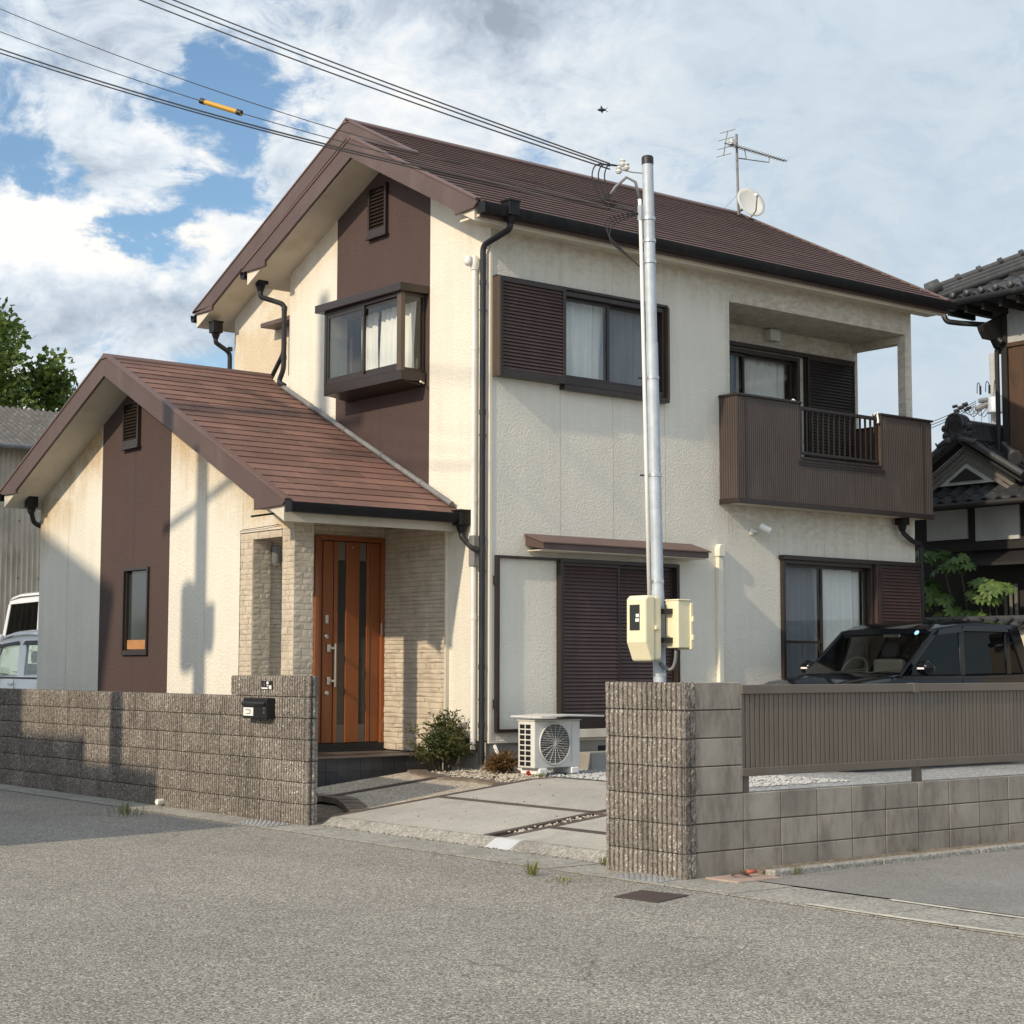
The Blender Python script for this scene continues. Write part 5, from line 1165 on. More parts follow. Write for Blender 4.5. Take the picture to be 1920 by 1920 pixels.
        if rails: MB().tube([(wst+.25, s*(hr-.02), rz+.0), (wst+.4, s*(hr-.02), rz+.03), (rend-.3, s*(hr-.02), rz+.025), (rend-.15, s*(hr-.02), rz-.01)], .012, 6).build('roof_rail', 'trim_black', c, smooth=180)
        for x in (pill[0][0]+.03,): MB().box(x, x+.004, s*hw*.999-.004, s*hw*.999+.003, .3, belt-.05).build('door_seam', 'trim_black', c)
        MB().box(pill[0][0]-.20, pill[0][0]-.06, s*hw-.005, s*hw+.022, belt-.14, belt-.11).build('door_handle', paint, c, bevel=.008)
    # windscreen and rear window
    gw = lambda u, v: (cowl+.03+(wst-cowl-.0)*v - .05*(1-(2*u-1)**2)*(1-v*.5), (hw*.87*(1-v)+(hr-.01)*v)*(2*u-1), belt-.0+(rz-.12-belt)*v)
    MB().sheet(gw, 10, 6).build('windscreen', glass, c, smooth=180, norm=False)
    MB().poly((L-.10, -hw*.82, belt), (L-.10, hw*.82, belt), (rend+.02, hr-.04, rz-.08), (rend+.02, -hr+.04, rz-.08)).build('rear_window', side_glass, c)
    MB().prism([(rend-.12, -hr+.05, rz-.03), (rend+.20, -hr+.08, rz-.055), (rend+.20, -hr+.08, rz-.085), (rend-.05, -hr+.05, rz-.07)], (0, 2*hr-.12, 0)).build('rear_spoiler', paint, c, bevel=.01)
    # inside
    dsb = MB().prism([(cowl-.02, -hw*.8, belt-.06), (cowl+.30, -hw*.8, belt-.02), (cowl+.42, -hw*.8, belt-.10), (cowl+.42, -hw*.8, .5), (cowl, -hw*.8, .5)], (0, hw*1.6, 0)).build('dashboard', 'seat', c, bevel=.03)
    a = Vector((cowl+.50, .34, belt+.02)); t1 = Vector((0, 1, 0)); t2 = Vector((.42, 0, .9)).normalized()
    MB().tube([a+t1*(.18*math.cos(t))+t2*(.18*math.sin(t)) for t in [i*math.pi/12 for i in range(25)]], .016, 8).build('steering_wheel', 'trim_black', c, smooth=180)
    MB().tube([a-t1*.17, a, a+t1*.17], .014, 6).build('wheel_spoke', 'trim_black', c)
    for sx_ in (cowl+.75, cowl+1.6):
        for s in (-1, 1): MB().box(sx_+.30, sx_+.42, s*.33-.22, s*.33+.22, .5, belt+.18).build('seat_back', 'seat', c, bevel=.05); MB().box(sx_+.33, sx_+.41, s*.33-.12, s*.33+.12, belt+.19, belt+.37).build('headrest', 'seat', c, bevel=.04)
    MB().box(wst+.06, wst+.08, -.12, .12, rz-.20, rz-.14).build('rear_view_mirror', 'steel', c, bevel=.01)
    MB().box(cowl+.2, L-.2, -hw*.85, hw*.85, .30, .34).build('cabin_floor', 'seat', c)
    for s in (.15, -.35):
        MB().tube([(cowl-.07, s+.05, belt+.012), (cowl-.02, s-.40, belt+.055)], .008, 6).build('wiper', 'trim_black', c)
    return c
bc = car('black_car', 'black compact wagon parked on gravel behind the slat fence', 3.40, 1.475, 1.63, .97, 1.02, .93, 1.60, 3.06, 'paint_black', [(1.98, .085), (2.80, .10)], rear_lean=.1, rails=False)
MB().lathe((1.47, -.50, 1.475), (-.8, 0, .55), [(0, .030), (.002, .029)], 14).build('sticker', 'sticker_blue', bc)
bc.location = (3.02, -1.62, .20); bc.scale = (1.085, 1.07, 1.055)
w1 = car('white_car', 'white small car with dark rain visors parked behind the block wall', 3.4, 1.475, 1.69, .95, 1.0, .85, 1.30, 3.22, 'paint_silver', [(2.0, .27)], side_glass='car_glass', rails=False, wt=.17)
w1.location = (-.48, 11.98, .20); w1.rotation_euler = (0, 0, R(-90))
w2 = car('white_van', 'tall white van parked beyond the small white car', 4.2, 1.70, 2.38, 1.15, 1.50, .45, .72, 3.98, 'paint_white', [(1.95, .10), (2.95, .10)], visor=False, rails=False, nose=.8, wt=.15)
w2.location = (1.2, 14.9, .24); w2.rotation_euler = (0, 0, R(-90))

# ------------------------------------------------------------------ shed on the left
mat('tin_wall', (.44, .385, .305), .55, metal=.2, var=.15, vs=1.5, stain=((.16, .13, .10), 2.5, .5))
mat('asbestos_roof', (.085, .081, .075), .9, var=.25, vs=3, stain=((.22, .21, .195), 6, .6), bump=.4, bs=40)
sh = empty('corrugated_shed', (0, 24, 0)); tag(sh, 'tin-walled shed with grey corrugated roof beyond the parked white vehicles', 'shed')
sy = 22.6; ez = ond(40, 838, (sy-CAM.y)/_ray(40, 838).y).z
def tin(mb, x0, x1, y, z0, z1, p=.125, a=.026):
    n = int((x1-x0)/p)*4
    mb.sheet(lambda u, v: (x0+(x1-x0)*u, y+a*math.sin(u*n/4*2*math.pi), z0+(z1-z0)*v), n, 1)
b = MB(); tin(b, -6, 7.5, sy, 0, ez+.1); b.build('front_wall', 'tin_wall', sh, smooth=180, norm=False)
MB().box(-6, 7.5, sy+.03, sy+8, 0, ez+.05).build('core', 'tin_wall', sh)
b = MB(); n = 360; b.sheet(lambda u, v: (-6.4+14.3*u, sy-.45+3.1*v, ez-.02+1.32*v+.03*math.sin(u*14.3/.16*2*math.pi)), n, 1); b.build('roof', 'asbestos_roof', sh, smooth=180, norm=False)
MB().tube([(-6.4, sy-.5, ez-.06), (7.9, sy-.5, ez-.06)], .06, 8).build('gutter', 'pipe_grey', sh, smooth=180)
for z in (2.0, 3.3, 4.6):
    for i in range(26): MB().box(-5.9+i*.5, -5.87+i*.5, sy-.03, sy-.015, z, z+.03).build('fixing_bolt', 'near_black', sh)
for x in (1.2, 3.4): MB().box(x, x+.012, sy-.02, sy-.012, 0, ez).build('sheet_lap', 'trim_black', sh)

# ------------------------------------------------------------------ foliage
def leafmat(name, c1, c2, trans=.35):
    m = bpy.data.materials.new(name); m.use_nodes = True; t = NT(m.node_tree); b = t.t.nodes['Principled BSDF']; out = t.t.nodes['Material Output']
    pos = t.n('ShaderNodeNewGeometry').outputs['Position']
    c = t.mix(t.mr(t.noise(pos, 1.6, 4, .7), .3, .7), c1, c2); c = t.vm('SCALE', c, t.mr(t.noise(pos, 17, 2, .5), .25, .75, .65, 1.35, False))
    t.put(b.inputs['Base Color'], c); b.inputs['Roughness'].default_value = .45; b.inputs['Specular IOR Level'].default_value = .35
    tr = t.n('ShaderNodeBsdfTranslucent'); t.put(tr.inputs[0], c); mx_ = t.n('ShaderNodeMixShader'); mx_.inputs[0].default_value = trans
    t.put(mx_.inputs[1], b.outputs[0]); t.put(mx_.inputs[2], tr.outputs[0]); t.put(out.inputs[0], mx_.outputs[0]); MAT[name] = m
leafmat('leaf_tree', (.07, .115, .022), (.16, .215, .045)); leafmat('leaf_fatsia', (.05, .095, .025), (.12, .18, .05), .25); leafmat('leaf_nandina', (.055, .080, .022), (.17, .14, .045)); leafmat('leaf_brown', (.16, .085, .03), (.26, .16, .07)); leafmat('grass', (.09, .12, .03), (.22, .22, .07))
mat('bark', (.085, .065, .048), .9, var=.25, vs=6, bump=.6, bs=25)
def rv(r): 
    while True:
        v = Vector((U_(-1, 1), U_(-1, 1), U_(-1, 1)))
        if .01 < v.length < 1: return v.normalized()*r
def leaf_faces(b, p, d, n, l, w):
    s = d.cross(n).normalized()*w; b.add([p, p+d*l*.45+s+n*l*.08, p+d*l, p+d*l*.45-s+n*l*.08], [(0, 1, 2, 3)])
tr_ = empty('tree', (5.6, 31.8, 0)); tag(tr_, 'large leafy green tree rising behind the corrugated shed roof', 'tree')
tc = Vector((5.6, 31.8, -.5)); tb = MB(); tb.tube([tc, tc+Vector((.1, 0, 3)), tc+Vector((.2, .1, 6)), tc+Vector((.1, 0, 8.5))], [.38, .30, .24, .12], 10)
lf = MB(); rt = random.Random(5); cl = []
for i in range(26):
    t = i/25; a = i*2.399; z = 6.0+6.6*t; r = 3.9*math.sin(math.pi*min(1, .28+.72*t*.92))**.8*(1-.35*t)
    e = tc+Vector((math.cos(a)*r*rt.uniform(.6, 1), math.sin(a)*r*rt.uniform(.6, 1), z))
    s0 = tc+Vector((0, 0, min(z-1.2, 8.3))); tb.tube([s0, s0.lerp(e, .5)+Vector((0, 0, .35)), e], [.11, .06, .02], 6); cl.append((e, rt.uniform(.75, 1.25)))
    for k in range(3): cl.append((s0.lerp(e, rt.uniform(.5, .95))+rv(.9), rt.uniform(.45, .85)))
for e, r in cl:
    for k in range(int(330*r)):
        q = rv(1)*(rt.random()**.45)*r; q.z *= .75; d = (rv(1)+Vector((0, 0, -.2))+q*.5/r).normalized(); n_ = rv(1); leaf_faces(lf, e+q, d, n_, rt.uniform(.14, .26), rt.uniform(.045, .08))
for i in range(5):                                    # crown limb reaching right over the shed
    e = ond(70+10*i+rt.uniform(-10, 10), 715+rt.uniform(-25, 30), 48); cl2 = (e, .55)
    for k in range(260):
        q = rv(1)*(rt.random()**.4)*.62; leaf_faces(lf, e+q, rv(1), rv(1), rt.uniform(.14, .24), rt.uniform(.045, .075))
tb.tube([tc+Vector((0, 0, 7)), ond(40, 720, 48), ond(110, 735, 48)], [.12, .07, .02], 6)
tb.build('trunk', 'bark', tr_, smooth=60); lf.build('crown', 'leaf_tree', tr_, norm=False, kind='stuff')
# nandina shrub by the porch
def shrub(name, label, c, h, r, n, mt, seed, ll=(.035, .06)):
    rn = random.Random(seed); e = empty(name, c); tag(e, label, 'shrub', None); c = Vector(c); s = MB(); l = MB()
    for i in range(n):
        a = rn.uniform(0, 6.28); rr = r*rn.random()**.6; tip = c+Vector((math.cos(a)*rr, math.sin(a)*rr, h*rn.uniform(.35, 1)*(1-.35*(rr/r)**2))); mid = c.lerp(tip, .55)+Vector((0, 0, h*.12))
        s.tube([c+Vector((math.cos(a)*.04, math.sin(a)*.04, 0)), mid, tip], [.005, .004, .002], 4)
        for k in range(16):
            t = rn.uniform(.35, 1.05); p = (c.lerp(mid, t*2) if t < .5 else mid.lerp(tip, t*2-1)); ax = Vector((rn.uniform(-1, 1), rn.uniform(-1, 1), rn.uniform(-.3, .5))).normalized()
            for q in range(5):
                pp_ = p+ax*(.022*q); d = (ax+rv(.8)).normalized(); leaf_faces(l, pp_, d, rv(1), rn.uniform(*ll), rn.uniform(.006, .011))
    s.build('stems', 'bark', e); l.build('foliage', mt, e, norm=False, kind='stuff'); return e
sc_ = onz(845, 1462, .19)
shrub('nandina_shrub', 'feathery dark green shrub at the porch corner', (-.30, .42, .17), .70, .38, 62, 'leaf_nandina', 3)
shrub('dry_shrub', 'small reddish brown shrub beside the air conditioner hose', (.0, -.22, .19), .27, .15, 24, 'leaf_brown', 4)
def tuft(name, label, c, h, n, seed, spread=.06, mt='grass'):
    rn = random.Random(seed); b = MB(); c = Vector(c)
    for i in range(n):
        a = rn.uniform(0, 6.28); o = c+Vector((math.cos(a), math.sin(a), 0))*rn.uniform(0, spread); L = h*rn.uniform(.5, 1); t = Vector((math.cos(a), math.sin(a), 0))*L*rn.uniform(.15, .7); w = Vector((-math.sin(a), math.cos(a), 0))*.0035
        b.add([o-w, o+w, o+t*.5+Vector((0, 0, L*.6))+w*.7, o+t*.5+Vector((0, 0, L*.6))-w*.7, o+t+Vector((0, 0, L*.85))], [(0, 1, 2, 3), (3, 2, 4)])
    return tag(b.build(name, mt, None, norm=False), label, 'grass tuft')
tuft('grass_tuft', 'green grass tuft in the gutter before the drive', onz(998, 1640, ZST+.01), .13, 46, 1, .05)
tuft('grass_tuft', 'weeds at the foot of the ribbed gate pillar', onz(1134, 1622, ZST+.01), .10, 30, 2, .04)
tuft('grass_tuft', 'straggling weeds along the gutter below the ribbed wall', onz(240, 1527, ZST+.01), .16, 60, 3, .35)
tuft('grass_tuft', 'small green weed sprouting from the kerb of the low wall', onz(1708, 1602, ZST+.02), .09, 40, 4, .06)
tuft('grass_tuft', 'dry weeds growing on the kerb near the paving slab', onz(1490, 1638, ZST+.02), .09, 26, 5, .06)
tuft('grass_tuft', 'low weeds by the gravel next to the air conditioner', (.05, -.80, .19), .09, 40, 6, .1)
tuft('grass_tuft', 'thin weeds between gutter and manhole lid', onz(1060, 1652, ZST+.01), .04, 50, 7, .22)
# litter: white pipe end by the wall, orange-handled wire on the slab
wp0 = onz(288, 1505, ZST+.05); tag(MB().lathe((XB-.10, wp0.y, ZST+.055), (1, .15, 0), [(0, .03), (.09, .034), (.10, .028)], 14).build('pipe_stub', 'white_plastic', None, smooth=40), 'short white pipe stub lying at the wall foot', 'pipe')
mat('orange_red', (.38, .10, .06), .5, var=.1)
wr = empty('wire_scrap', (-2.66, -6.24, ZST+.03)); tag(wr, 'scrap loop of wire with an orange grip on the paving slab', 'wire')
q0 = Vector((-2.66, -6.25, ZST+.034)); MB().tube([q0+Vector((.07*math.cos(t), .045*math.sin(t), .012+.01*math.sin(t*2))) for t in [i*.45 for i in range(15)]], .008, 6).build('loop', 'timber_dark', wr, smooth=180)
MB().tube([q0+Vector((.05, -.02, .02)), q0+Vector((.13, -.03, .022))], .014, 8).build('grip', 'orange_red', wr, smooth=180)
tag(MB().lathe((.08, -.55, .215), (.8, .3, .15), [(0, .02), (.03, .035), (.10, .03), (.12, .015)], 12).build('red_scrap', 'tail_red', None, smooth=60), 'crumpled red scrap lying by the dry shrub', 'scrap')

# ------------------------------------------------------------------ old tiled house on the right
mat('kawara', (.036, .037, .040), .42, var=.25, vs=4, rnd=.25, bump=.2, bs=40, stain=((.12, .12, .115), 7, .45))
mat('old_wood', (.070, .038, .022), .8, var=.30, vs=1.6, stretch=(10, 10, 1), stain=((.03, .018, .012), 5, .6), rnd=.12)
mat('black_wood', (.014, .012, .011), .7, var=.2, vs=3)
mat('old_plaster', (.42, .42, .41), .9, var=.14, vs=1.8, stain=((.22, .22, .21), 2, .5))
mat('grey_board', (.13, .12, .107), .8, var=.2, vs=4)
mat('plaster_edge', (.50, .50, .48), .9, var=.1)
mat('garden_wall', (.52, .46, .36), .9, var=.12, vs=2, stain=((.35, .30, .22), 2, .4))
N = empty('tiled_house', (11, -1, 0)); tag(N, 'dark old timber house with grey clay tile roofs beyond the balcony', 'house')
def ktile(w=.25, l=.26):
    b = MB(); nu = 8
    f = lambda u: .030*math.sin(u*2*math.pi-.5) - .012*u
    b.sheet(lambda u, v: (w*u, l*v, f(u)+.018*(1-v)), nu, 1)
    b.sheet(lambda u, v: (w*u, -.001, f(u)+.018-.022*v), nu, 1)
    return b.mesh('roof_tile', 'kawara', smooth=60, norm=False)
KT = ktile()
KR = MB().tube([(0, 0, 0), (0, .25, .0)], .055, 10).mesh('cover_tile', 'kawara', smooth=40)
def tiled(par, O, ue, us, ncol, nrow, pitch=.25, exp=.235):
    """courses of tiles: O lower corner, ue along the eave, us up the slope"""
    ue, us = Vector(ue).normalized(), Vector(us).normalized(); n = ue.cross(us); M3 = Matrix((ue, us, n)).transposed()
    for r in range(nrow):
        for c in range(ncol): put(KT, 'roof_tile', par, Vector(O)+ue*(c*pitch)+us*(r*exp), M3)
# lower roof
XE, XG, XW, XU = 8.95, 9.32, 9.55, 9.92
e0 = onx(1752, 946, XE); le = e0.z
lr = MB(); ytop, ybot = 2.3, -2.6; sl_ = .55
lr.prism([(XE+.03, ybot, le-.02), (XG+1., ybot, le-.02+sl_*(XG+1.-XE)), (XG+1., ybot, le-.10+sl_*(XG+1.-XE)), (XE+.03, ybot, le-.10)], (0, ytop-ybot, 0)); lro = lr.build('lower_roof', 'black_wood', N)
tiled(lro, (XE-.03, ytop, le), (0, -1, 0), (1, 0, sl_), 19, 4)
MB().tube([(XE-.06, ytop, le-.05), (XE-.06, ybot, le-.05)], .045, 8).build('gutter', 'black_wood', N, smooth=180)
# gable on it
ap_ = onx(1812, 850, XG); gy, gz = ap_.y, onx(1812, 845, XG).z+.10
gb = onx(1905, 890, XG); sg = (gz-gb.z)/(gy-gb.y)
gt_ = MB().prism([(XG, gy, gz), (XG, gy-.95, gz-.95*sg), (XG, gy+.95, gz-.95*sg)], (.12, 0, 0)).build('gable_wall', 'old_plaster', N)
for k in range(3):
    for s in (-1, 1):
        o_ = .05+.085*k; MB().prism([(XG-.02-.012*(2-k), gy, gz-o_), (XG-.02-.012*(2-k), gy+s*.85, gz-o_-.85*sg), (XG-.02-.012*(2-k), gy+s*.85, gz-o_-.06-.85*sg), (XG-.02-.012*(2-k), gy, gz-o_-.06)], (.03, 0, 0)).build('gable_board', 'grey_board', gt_)
MB().prism([(XG-.03, gy, gz-.36), (XG-.03, gy-.30, gz-.36-.30*sg), (XG-.03, gy+.30, gz-.36-.30*sg)], (.02, 0, 0)).build('gable_opening', 'black_wood', gt_)
for s in (-1, 1):
    d = Vector((0, s, -sg)).normalized(); up_ = -d
    O_ = Vector((XG-.22, gy, gz+.06)) + d*1.22
    if s < 0: tiled(lro, O_+Vector((0, 0, 0)), (1, 0, 0), up_, 9, 5) if False else tiled(lro, O_+Vector((2.25, 0, 0)), (-1, 0, 0), up_, 9, 5)
    else: tiled(lro, O_, (1, 0, 0), up_, 9, 5)
    for j in range(5): put(KR, 'cover_tile', lro, Vector((XG-.20, gy, gz+.13))+d*(.05+.25*j), Matrix(((1, 0, 0), (0, d.y, 0), (0, d.z, 1))) if False else Vector((0, 1, 0)).rotation_difference(d).to_matrix())
    MB().prism([Vector((XG-.20, gy, gz+.04)), Vector((XG-.20, gy, gz+.0)), Vector((XG-.20, gy, gz+.0))+d*1.25, Vector((XG-.20, gy, gz+.04))+d*1.25], (2.3, 0, 0)).build('roof_board', 'black_wood', lro)
rt_ = MB(); [rt_.box(XG-.1, XG+1.6, gy-.10+.012*k, gy+.10-.012*k, gz+.06+.055*k, gz+.11+.055*k) for k in range(4)]; rt_.tube([(XG-.1, gy, gz+.29), (XG+1.6, gy, gz+.29)], .07, 12); rt_.build('ridge', 'kawara', lro, smooth=40)
on = MB(); oc = Vector((XG-.20, gy, gz+.24))
on.lathe(oc+Vector((-.05, 0, 0)), (1, 0, 0), [(0, .13), (.03, .19), (.12, .19)], 20); on.build('ridge_end_tile', 'kawara', lro, smooth=40)
MB().lathe(oc+Vector((-.06, 0, 0)), (1, 0, 0), [(0, .09), (.02, .095)], 16).build('crest_recess', 'black_wood', lro)
MB().tube([oc+Vector((-.07, .15*math.cos(t), .02+.16*math.sin(t))) for t in [i*math.pi/10-.3 for i in range(13)]], .024, 8).build('crest_rim', 'kawara', lro, smooth=180)
for s in (-1, 1):
    for (dy, dz, r_) in ((.19, -.02, .055), (.17, -.13, .06)): MB().lathe(oc+Vector((-.06, s*dy, dz)), (1, 0, 0), [(0, .02), (.0, r_), (.10, r_)], 12).build('crest_scroll', 'kawara', lro, smooth=40)
    MB().tube([oc+Vector((-.05, s*.08, -.19)), oc+Vector((-.05, s*.20, -.22)), oc+Vector((-.05, s*.32, -.27)), oc+Vector((-.05, s*.36, -.22))], [.05, .045, .03, .012], 8).build('crest_foot', 'kawara', lro, smooth=180)
# stacked side ridge with plaster end
sr = MB(); k0 = onx(1850, 838, 9.6); k1 = onx(1905, 862, 9.4)
for k in range(3): sr.tube([(9.85, k0.y-.12, k0.z-.02-.05*k+.06), (9.40, k1.y+.0, k1.z-.05*k+.06)], .055, 8)
sr.build('side_ridge', 'kawara', lro, smooth=50); MB().tube([(9.40, k1.y+.02, k1.z+.05), (9.36, k1.y-.02, k1.z+.02)], .10, 14).build('ridge_end_tile', 'kawara', lro, smooth=40)
# lower walls
lo = MB().box(XW, XW+.2, ybot, ytop, 0, le+.25).build('wall', 'black_wood', N)
for a, c in ((1738, 1813), (1829, 1911)):
    pa_, pc_ = onx(a, 985, XW-.03), onx(c, 985, XW-.03); z1, z0 = onx(a, 950, XW-.03).z, onx(a, 1015, XW-.03).z
    MB().box(XW-.035, XW+.01, pc_.y, pa_.y, z0, z1).build('plaster_panel', 'old_plaster', N)
pa_ = onx(1925, 985, XW-.03); MB().box(XW-.035, XW+.01, pa_.y-1.2, pa_.y, z0, z1).build('plaster_panel', 'old_plaster', N)
MB().box(XW-.08, XW, ybot, ytop, z0-.14, z0-.02).build('beam', 'black_wood', N)
aw0 = onx(1800, 1046, 9.1); MB().prism([(XW, aw0.y+.1, aw0.z+.10), (8.98, aw0.y+.1, aw0.z-.10), (8.98, aw0.y+.1, aw0.z-.14), (XW, aw0.y+.1, aw0.z+.06)], (0, -3., 0)).build('awning', 'black_wood', N)
bamboo = 'garden_wall'
for i in range(3): p_ = onx(1886+i*10, 1130, XW-.05); MB().tube([(XW-.05, p_.y, 1.3), (XW-.05, p_.y, 2.55)], .03, 8).build('bamboo_pole', 'grey_board', N, smooth=60)
# upper storey
uc = onx(1762, 566, 9.25); uz = uc.z; uy = uc.y
wl = onx(1884, 640, XU).y
MB().box(XU, XU+3, wl-4, wl, 3.8, uz+.4).build('wall', 'black_wood', N)
bd0 = onx(1884, 655, XU); zt2 = onx(1900, 650, XU).z
bw_ = MB().box(-.018, .0, -.118, .0, 4.2, zt2).mesh('wall_board', 'old_wood')
for i in range(16): put(bw_, 'wall_board', N, (XU-.002+U_(-.004, .004), wl-.02-.12*i, 0))
MB().box(XU-.03, XU, wl-4, wl-.06, zt2+.05, onx(1900, 548, XU).z).build('plaster_panel', 'old_plaster', N)
MB().box(XU-.05, XU, wl-4, wl, zt2-.0, zt2+.06).build('beam', 'old_wood', N); MB().box(XU-.06, XU+.02, wl-.07, wl+.03, 3.9, uz).build('corner_post', 'black_wood', N)
MB().tube([(XU-.12, wl+.06, uz-.75), (XU-.12, wl+.06, 4.3)], .035, 8).build('downpipe', 'black_wood', N, smooth=60)
su = .50; ur = MB(); ur.prism([(9.28, uy, uz-.02), (9.28, uy-5, uz-.02), (9.28+2.6, uy-5, uz-.02+su*2.6), (9.28+2.6, uy-2.6, uz-.02+su*2.6)], (0, 0, -.08)); ur.prism([(9.28, uy, uz-.02), (9.28+2.6, uy-2.6, uz-.02+su*2.6), (12.5, uy-2.6, uz+su*2.6-.02), (12.5, uy, uz-.02)], (0, 0, -.08)); uro = ur.build('upper_roof', 'black_wood', N)
ue_, us_ = Vector((0, -1, 0)), Vector((1, 0, su)).normalized(); n_ = ue_.cross(us_); M3 = Matrix((ue_, us_, n_)).transposed()
for r in range(9):
    for c in range(14):
        if c*.25 >= r*.235*us_.x-.12: put(KT, 'roof_tile', uro, Vector((9.24, uy-.02, uz))+ue_*(c*.25)+us_*(r*.235), M3)
for c in range(14): MB().lathe((9.20, uy-.03-c*.25, uz+.035), (-1, 0, 0), [(0, .05), (.035, .055), (.05, .04), (.055, .0)], 12).build('eave_disc', 'kawara', uro, smooth=60)
hpv = Vector((1, -1, su)).normalized(); h0 = Vector((9.22, uy+.02, uz+.06))
for k in range(4): MB().tube([h0+Vector((0, 0, .055*k)), h0+hpv*1.5+Vector((0, 0, .06*k+.0)), h0+hpv*3.6+Vector((0, 0, .06*k+.12))], .075-.008*k, 8).build('hip_ridge', 'kawara', uro, smooth=50)
for i in range(9): MB().tube([h0+hpv*(.3+.33*i)+Vector((0, 0, .185+.005*i)), h0+hpv*(.36+.33*i)+Vector((0, 0, .188+.005*i))], .062, 14).build('hip_cap', 'kawara', uro, smooth=40)
MB().tube([h0-hpv*.16+Vector((0, 0, .16)), h0+hpv*.04+Vector((0, 0, .17))], .115, 14).build('hip_end_tile', 'kawara', uro, smooth=40); MB().lathe(h0-hpv*.1+Vector((0, 0, .0)), -hpv, [(0, .06), (.05, .06), (.06, .03)], 12).build('hip_end_disc', 'kawara', uro, smooth=40)
MB().tube([(9.17, uy+.1, uz-.07), (9.17, uy-5, uz-.07)], .05, 8).build('gutter', 'pipe_dark', N, smooth=180)
for i in range(12): MB().box(9.3, XU, uy-.15-.3*i, uy-.10-.3*i, uz-.22, uz-.10).build('rafter', 'black_wood', uro)
dpp = [onx(1768, 588, 9.3), onx(1775, 603, 9.3), onx(1800, 606, 9.45), onx(1850, 609, 9.75), onx(1853, 625, 9.75), onx(1880, 642, XU-.12)]
MB().tube(rounded(dpp, .05), .042, 8).build('downpipe', 'pipe_dark', N, smooth=60)
k2 = onx(1800, 622, 9.3); MB().prism([(9.38, wl, k2.z+.05), (XU, wl, k2.z+.28), (XU, wl, k2.z-.30), (9.78, wl, k2.z-.22), (9.70, wl, k2.z-.12), (9.5, wl, k2.z-.12), (9.42, wl, k2.z-.03)], (.0, .10, .0)).build('bracket', 'black_wood', N)
# garden wall with tile cap
GW = empty('garden_wall', (8.5, -1, 0)); tag(GW, 'pale plaster garden wall capped with dark tiles behind the black car', 'wall')
gz_ = onx(1800, 1178, 8.4).z
MB().box(8.42, 8.58, -4.2, 2.2, 0, gz_-.02).build('wall', 'garden_wall', GW)
gm = MB().sheet(lambda u, v: (8.5-.20*v, -.23*u, gz_+.11-.10*v+.02*math.sin(u*6.28)), 6, 1); gm.sheet(lambda u, v: (8.5-.20, -.23*u, gz_+.01+.02*math.sin(u*6.28)-.03*v), 6, 1); gm = gm.mesh('cap_tile', 'kawara', smooth=60, norm=False)
cm_ = MB().tube([(8.42, 0, gz_+.125), (8.27, 0, gz_+.05)], .035, 8).mesh('cover_tile', 'kawara', smooth=50)
for i in range(26): put(gm, 'cap_tile', GW, (0, 2.1-.24*i, 0)); put(cm_, 'cover_tile', GW, (0, 2.1-.24*i, 0))
MB().tube([(8.5, 2.2, gz_+.11), (8.5, -4.2, gz_+.11)], .06, 10).build('ridge_tile', 'kawara', GW, smooth=60)
# fatsia with large palmate leaves
fx = empty('fatsia_plant', (9.0, 1.0, 0)); tag(fx, 'big-leaved green fatsia growing over the garden wall', 'plant')
def palm_leaf(seed):
    rn = random.Random(seed); b = MB()
    for k in range(8):
        a = (k-3.5)*.62; L = .19*(1-.05*abs(k-3.5))*rn.uniform(.9, 1.08); d = Vector((math.cos(a), math.sin(a), 0)); s = Vector((-d.y, d.x, 0))
        p = [Vector((0, 0, 0)), d*L*.35+s*.022, d*L*.75+s*.030-Vector((0, 0, .01)), d*L-Vector((0, 0, .035)), d*L*.75-s*.030-Vector((0, 0, .01)), d*L*.35-s*.022, d*L*.5+Vector((0, 0, .012))]
        b.add(p, [(0, 1, 6), (1, 2, 6), (2, 3, 6), (3, 4, 6), (4, 5, 6), (5, 0, 6)])
    return b.mesh('leaf', 'leaf_fatsia', smooth=180, norm=False)
PLV = [palm_leaf(s) for s in range(4)]
rf = random.Random(8); stm = MB(); heads = [(1745, 1045, 8.85, 15), (1772, 1072, 8.75, 12), (1800, 1060, 8.8, 12), (1740, 1105, 8.8, 12), (1762, 1125, 8.75, 10), (1850, 1105, 8.8, 15), (1865, 1110, 8.85, 10), (1835, 1125, 8.7, 12), (1728, 1140, 8.75, 7), (1785, 1155, 8.75, 9), (1820, 1160, 8.75, 8)]
for (px, py, xx, n) in heads:
    h = onx(px, py, xx); stm.tube([Vector((9.0, h.y*.6+.2, 1.0)), Vector((8.95, h.y*.9, (h.z+1.2)/2)), h], [.018, .014, .010], 6)
    for i in range(n):
        v = rv(1); v.z = abs(v.z)*.6-.05; e = h+v*rf.uniform(.08, .26); e.x = min(max(e.x, 8.66), 9.4); zax = (v*.6+Vector((-.35, -.35, .75))+rv(.35)).normalized(); xax = (v-zax*v.dot(zax)).normalized(); yax = zax.cross(xax)
        put(rf.choice(PLV), 'leaf', fx, e, Matrix((xax, yax, zax)).transposed() @ Matrix.Scale(rf.uniform(.65, 1.0), 3)); stm.tube([h, e], .004, 4)
stm.build('stems', 'bark', fx)

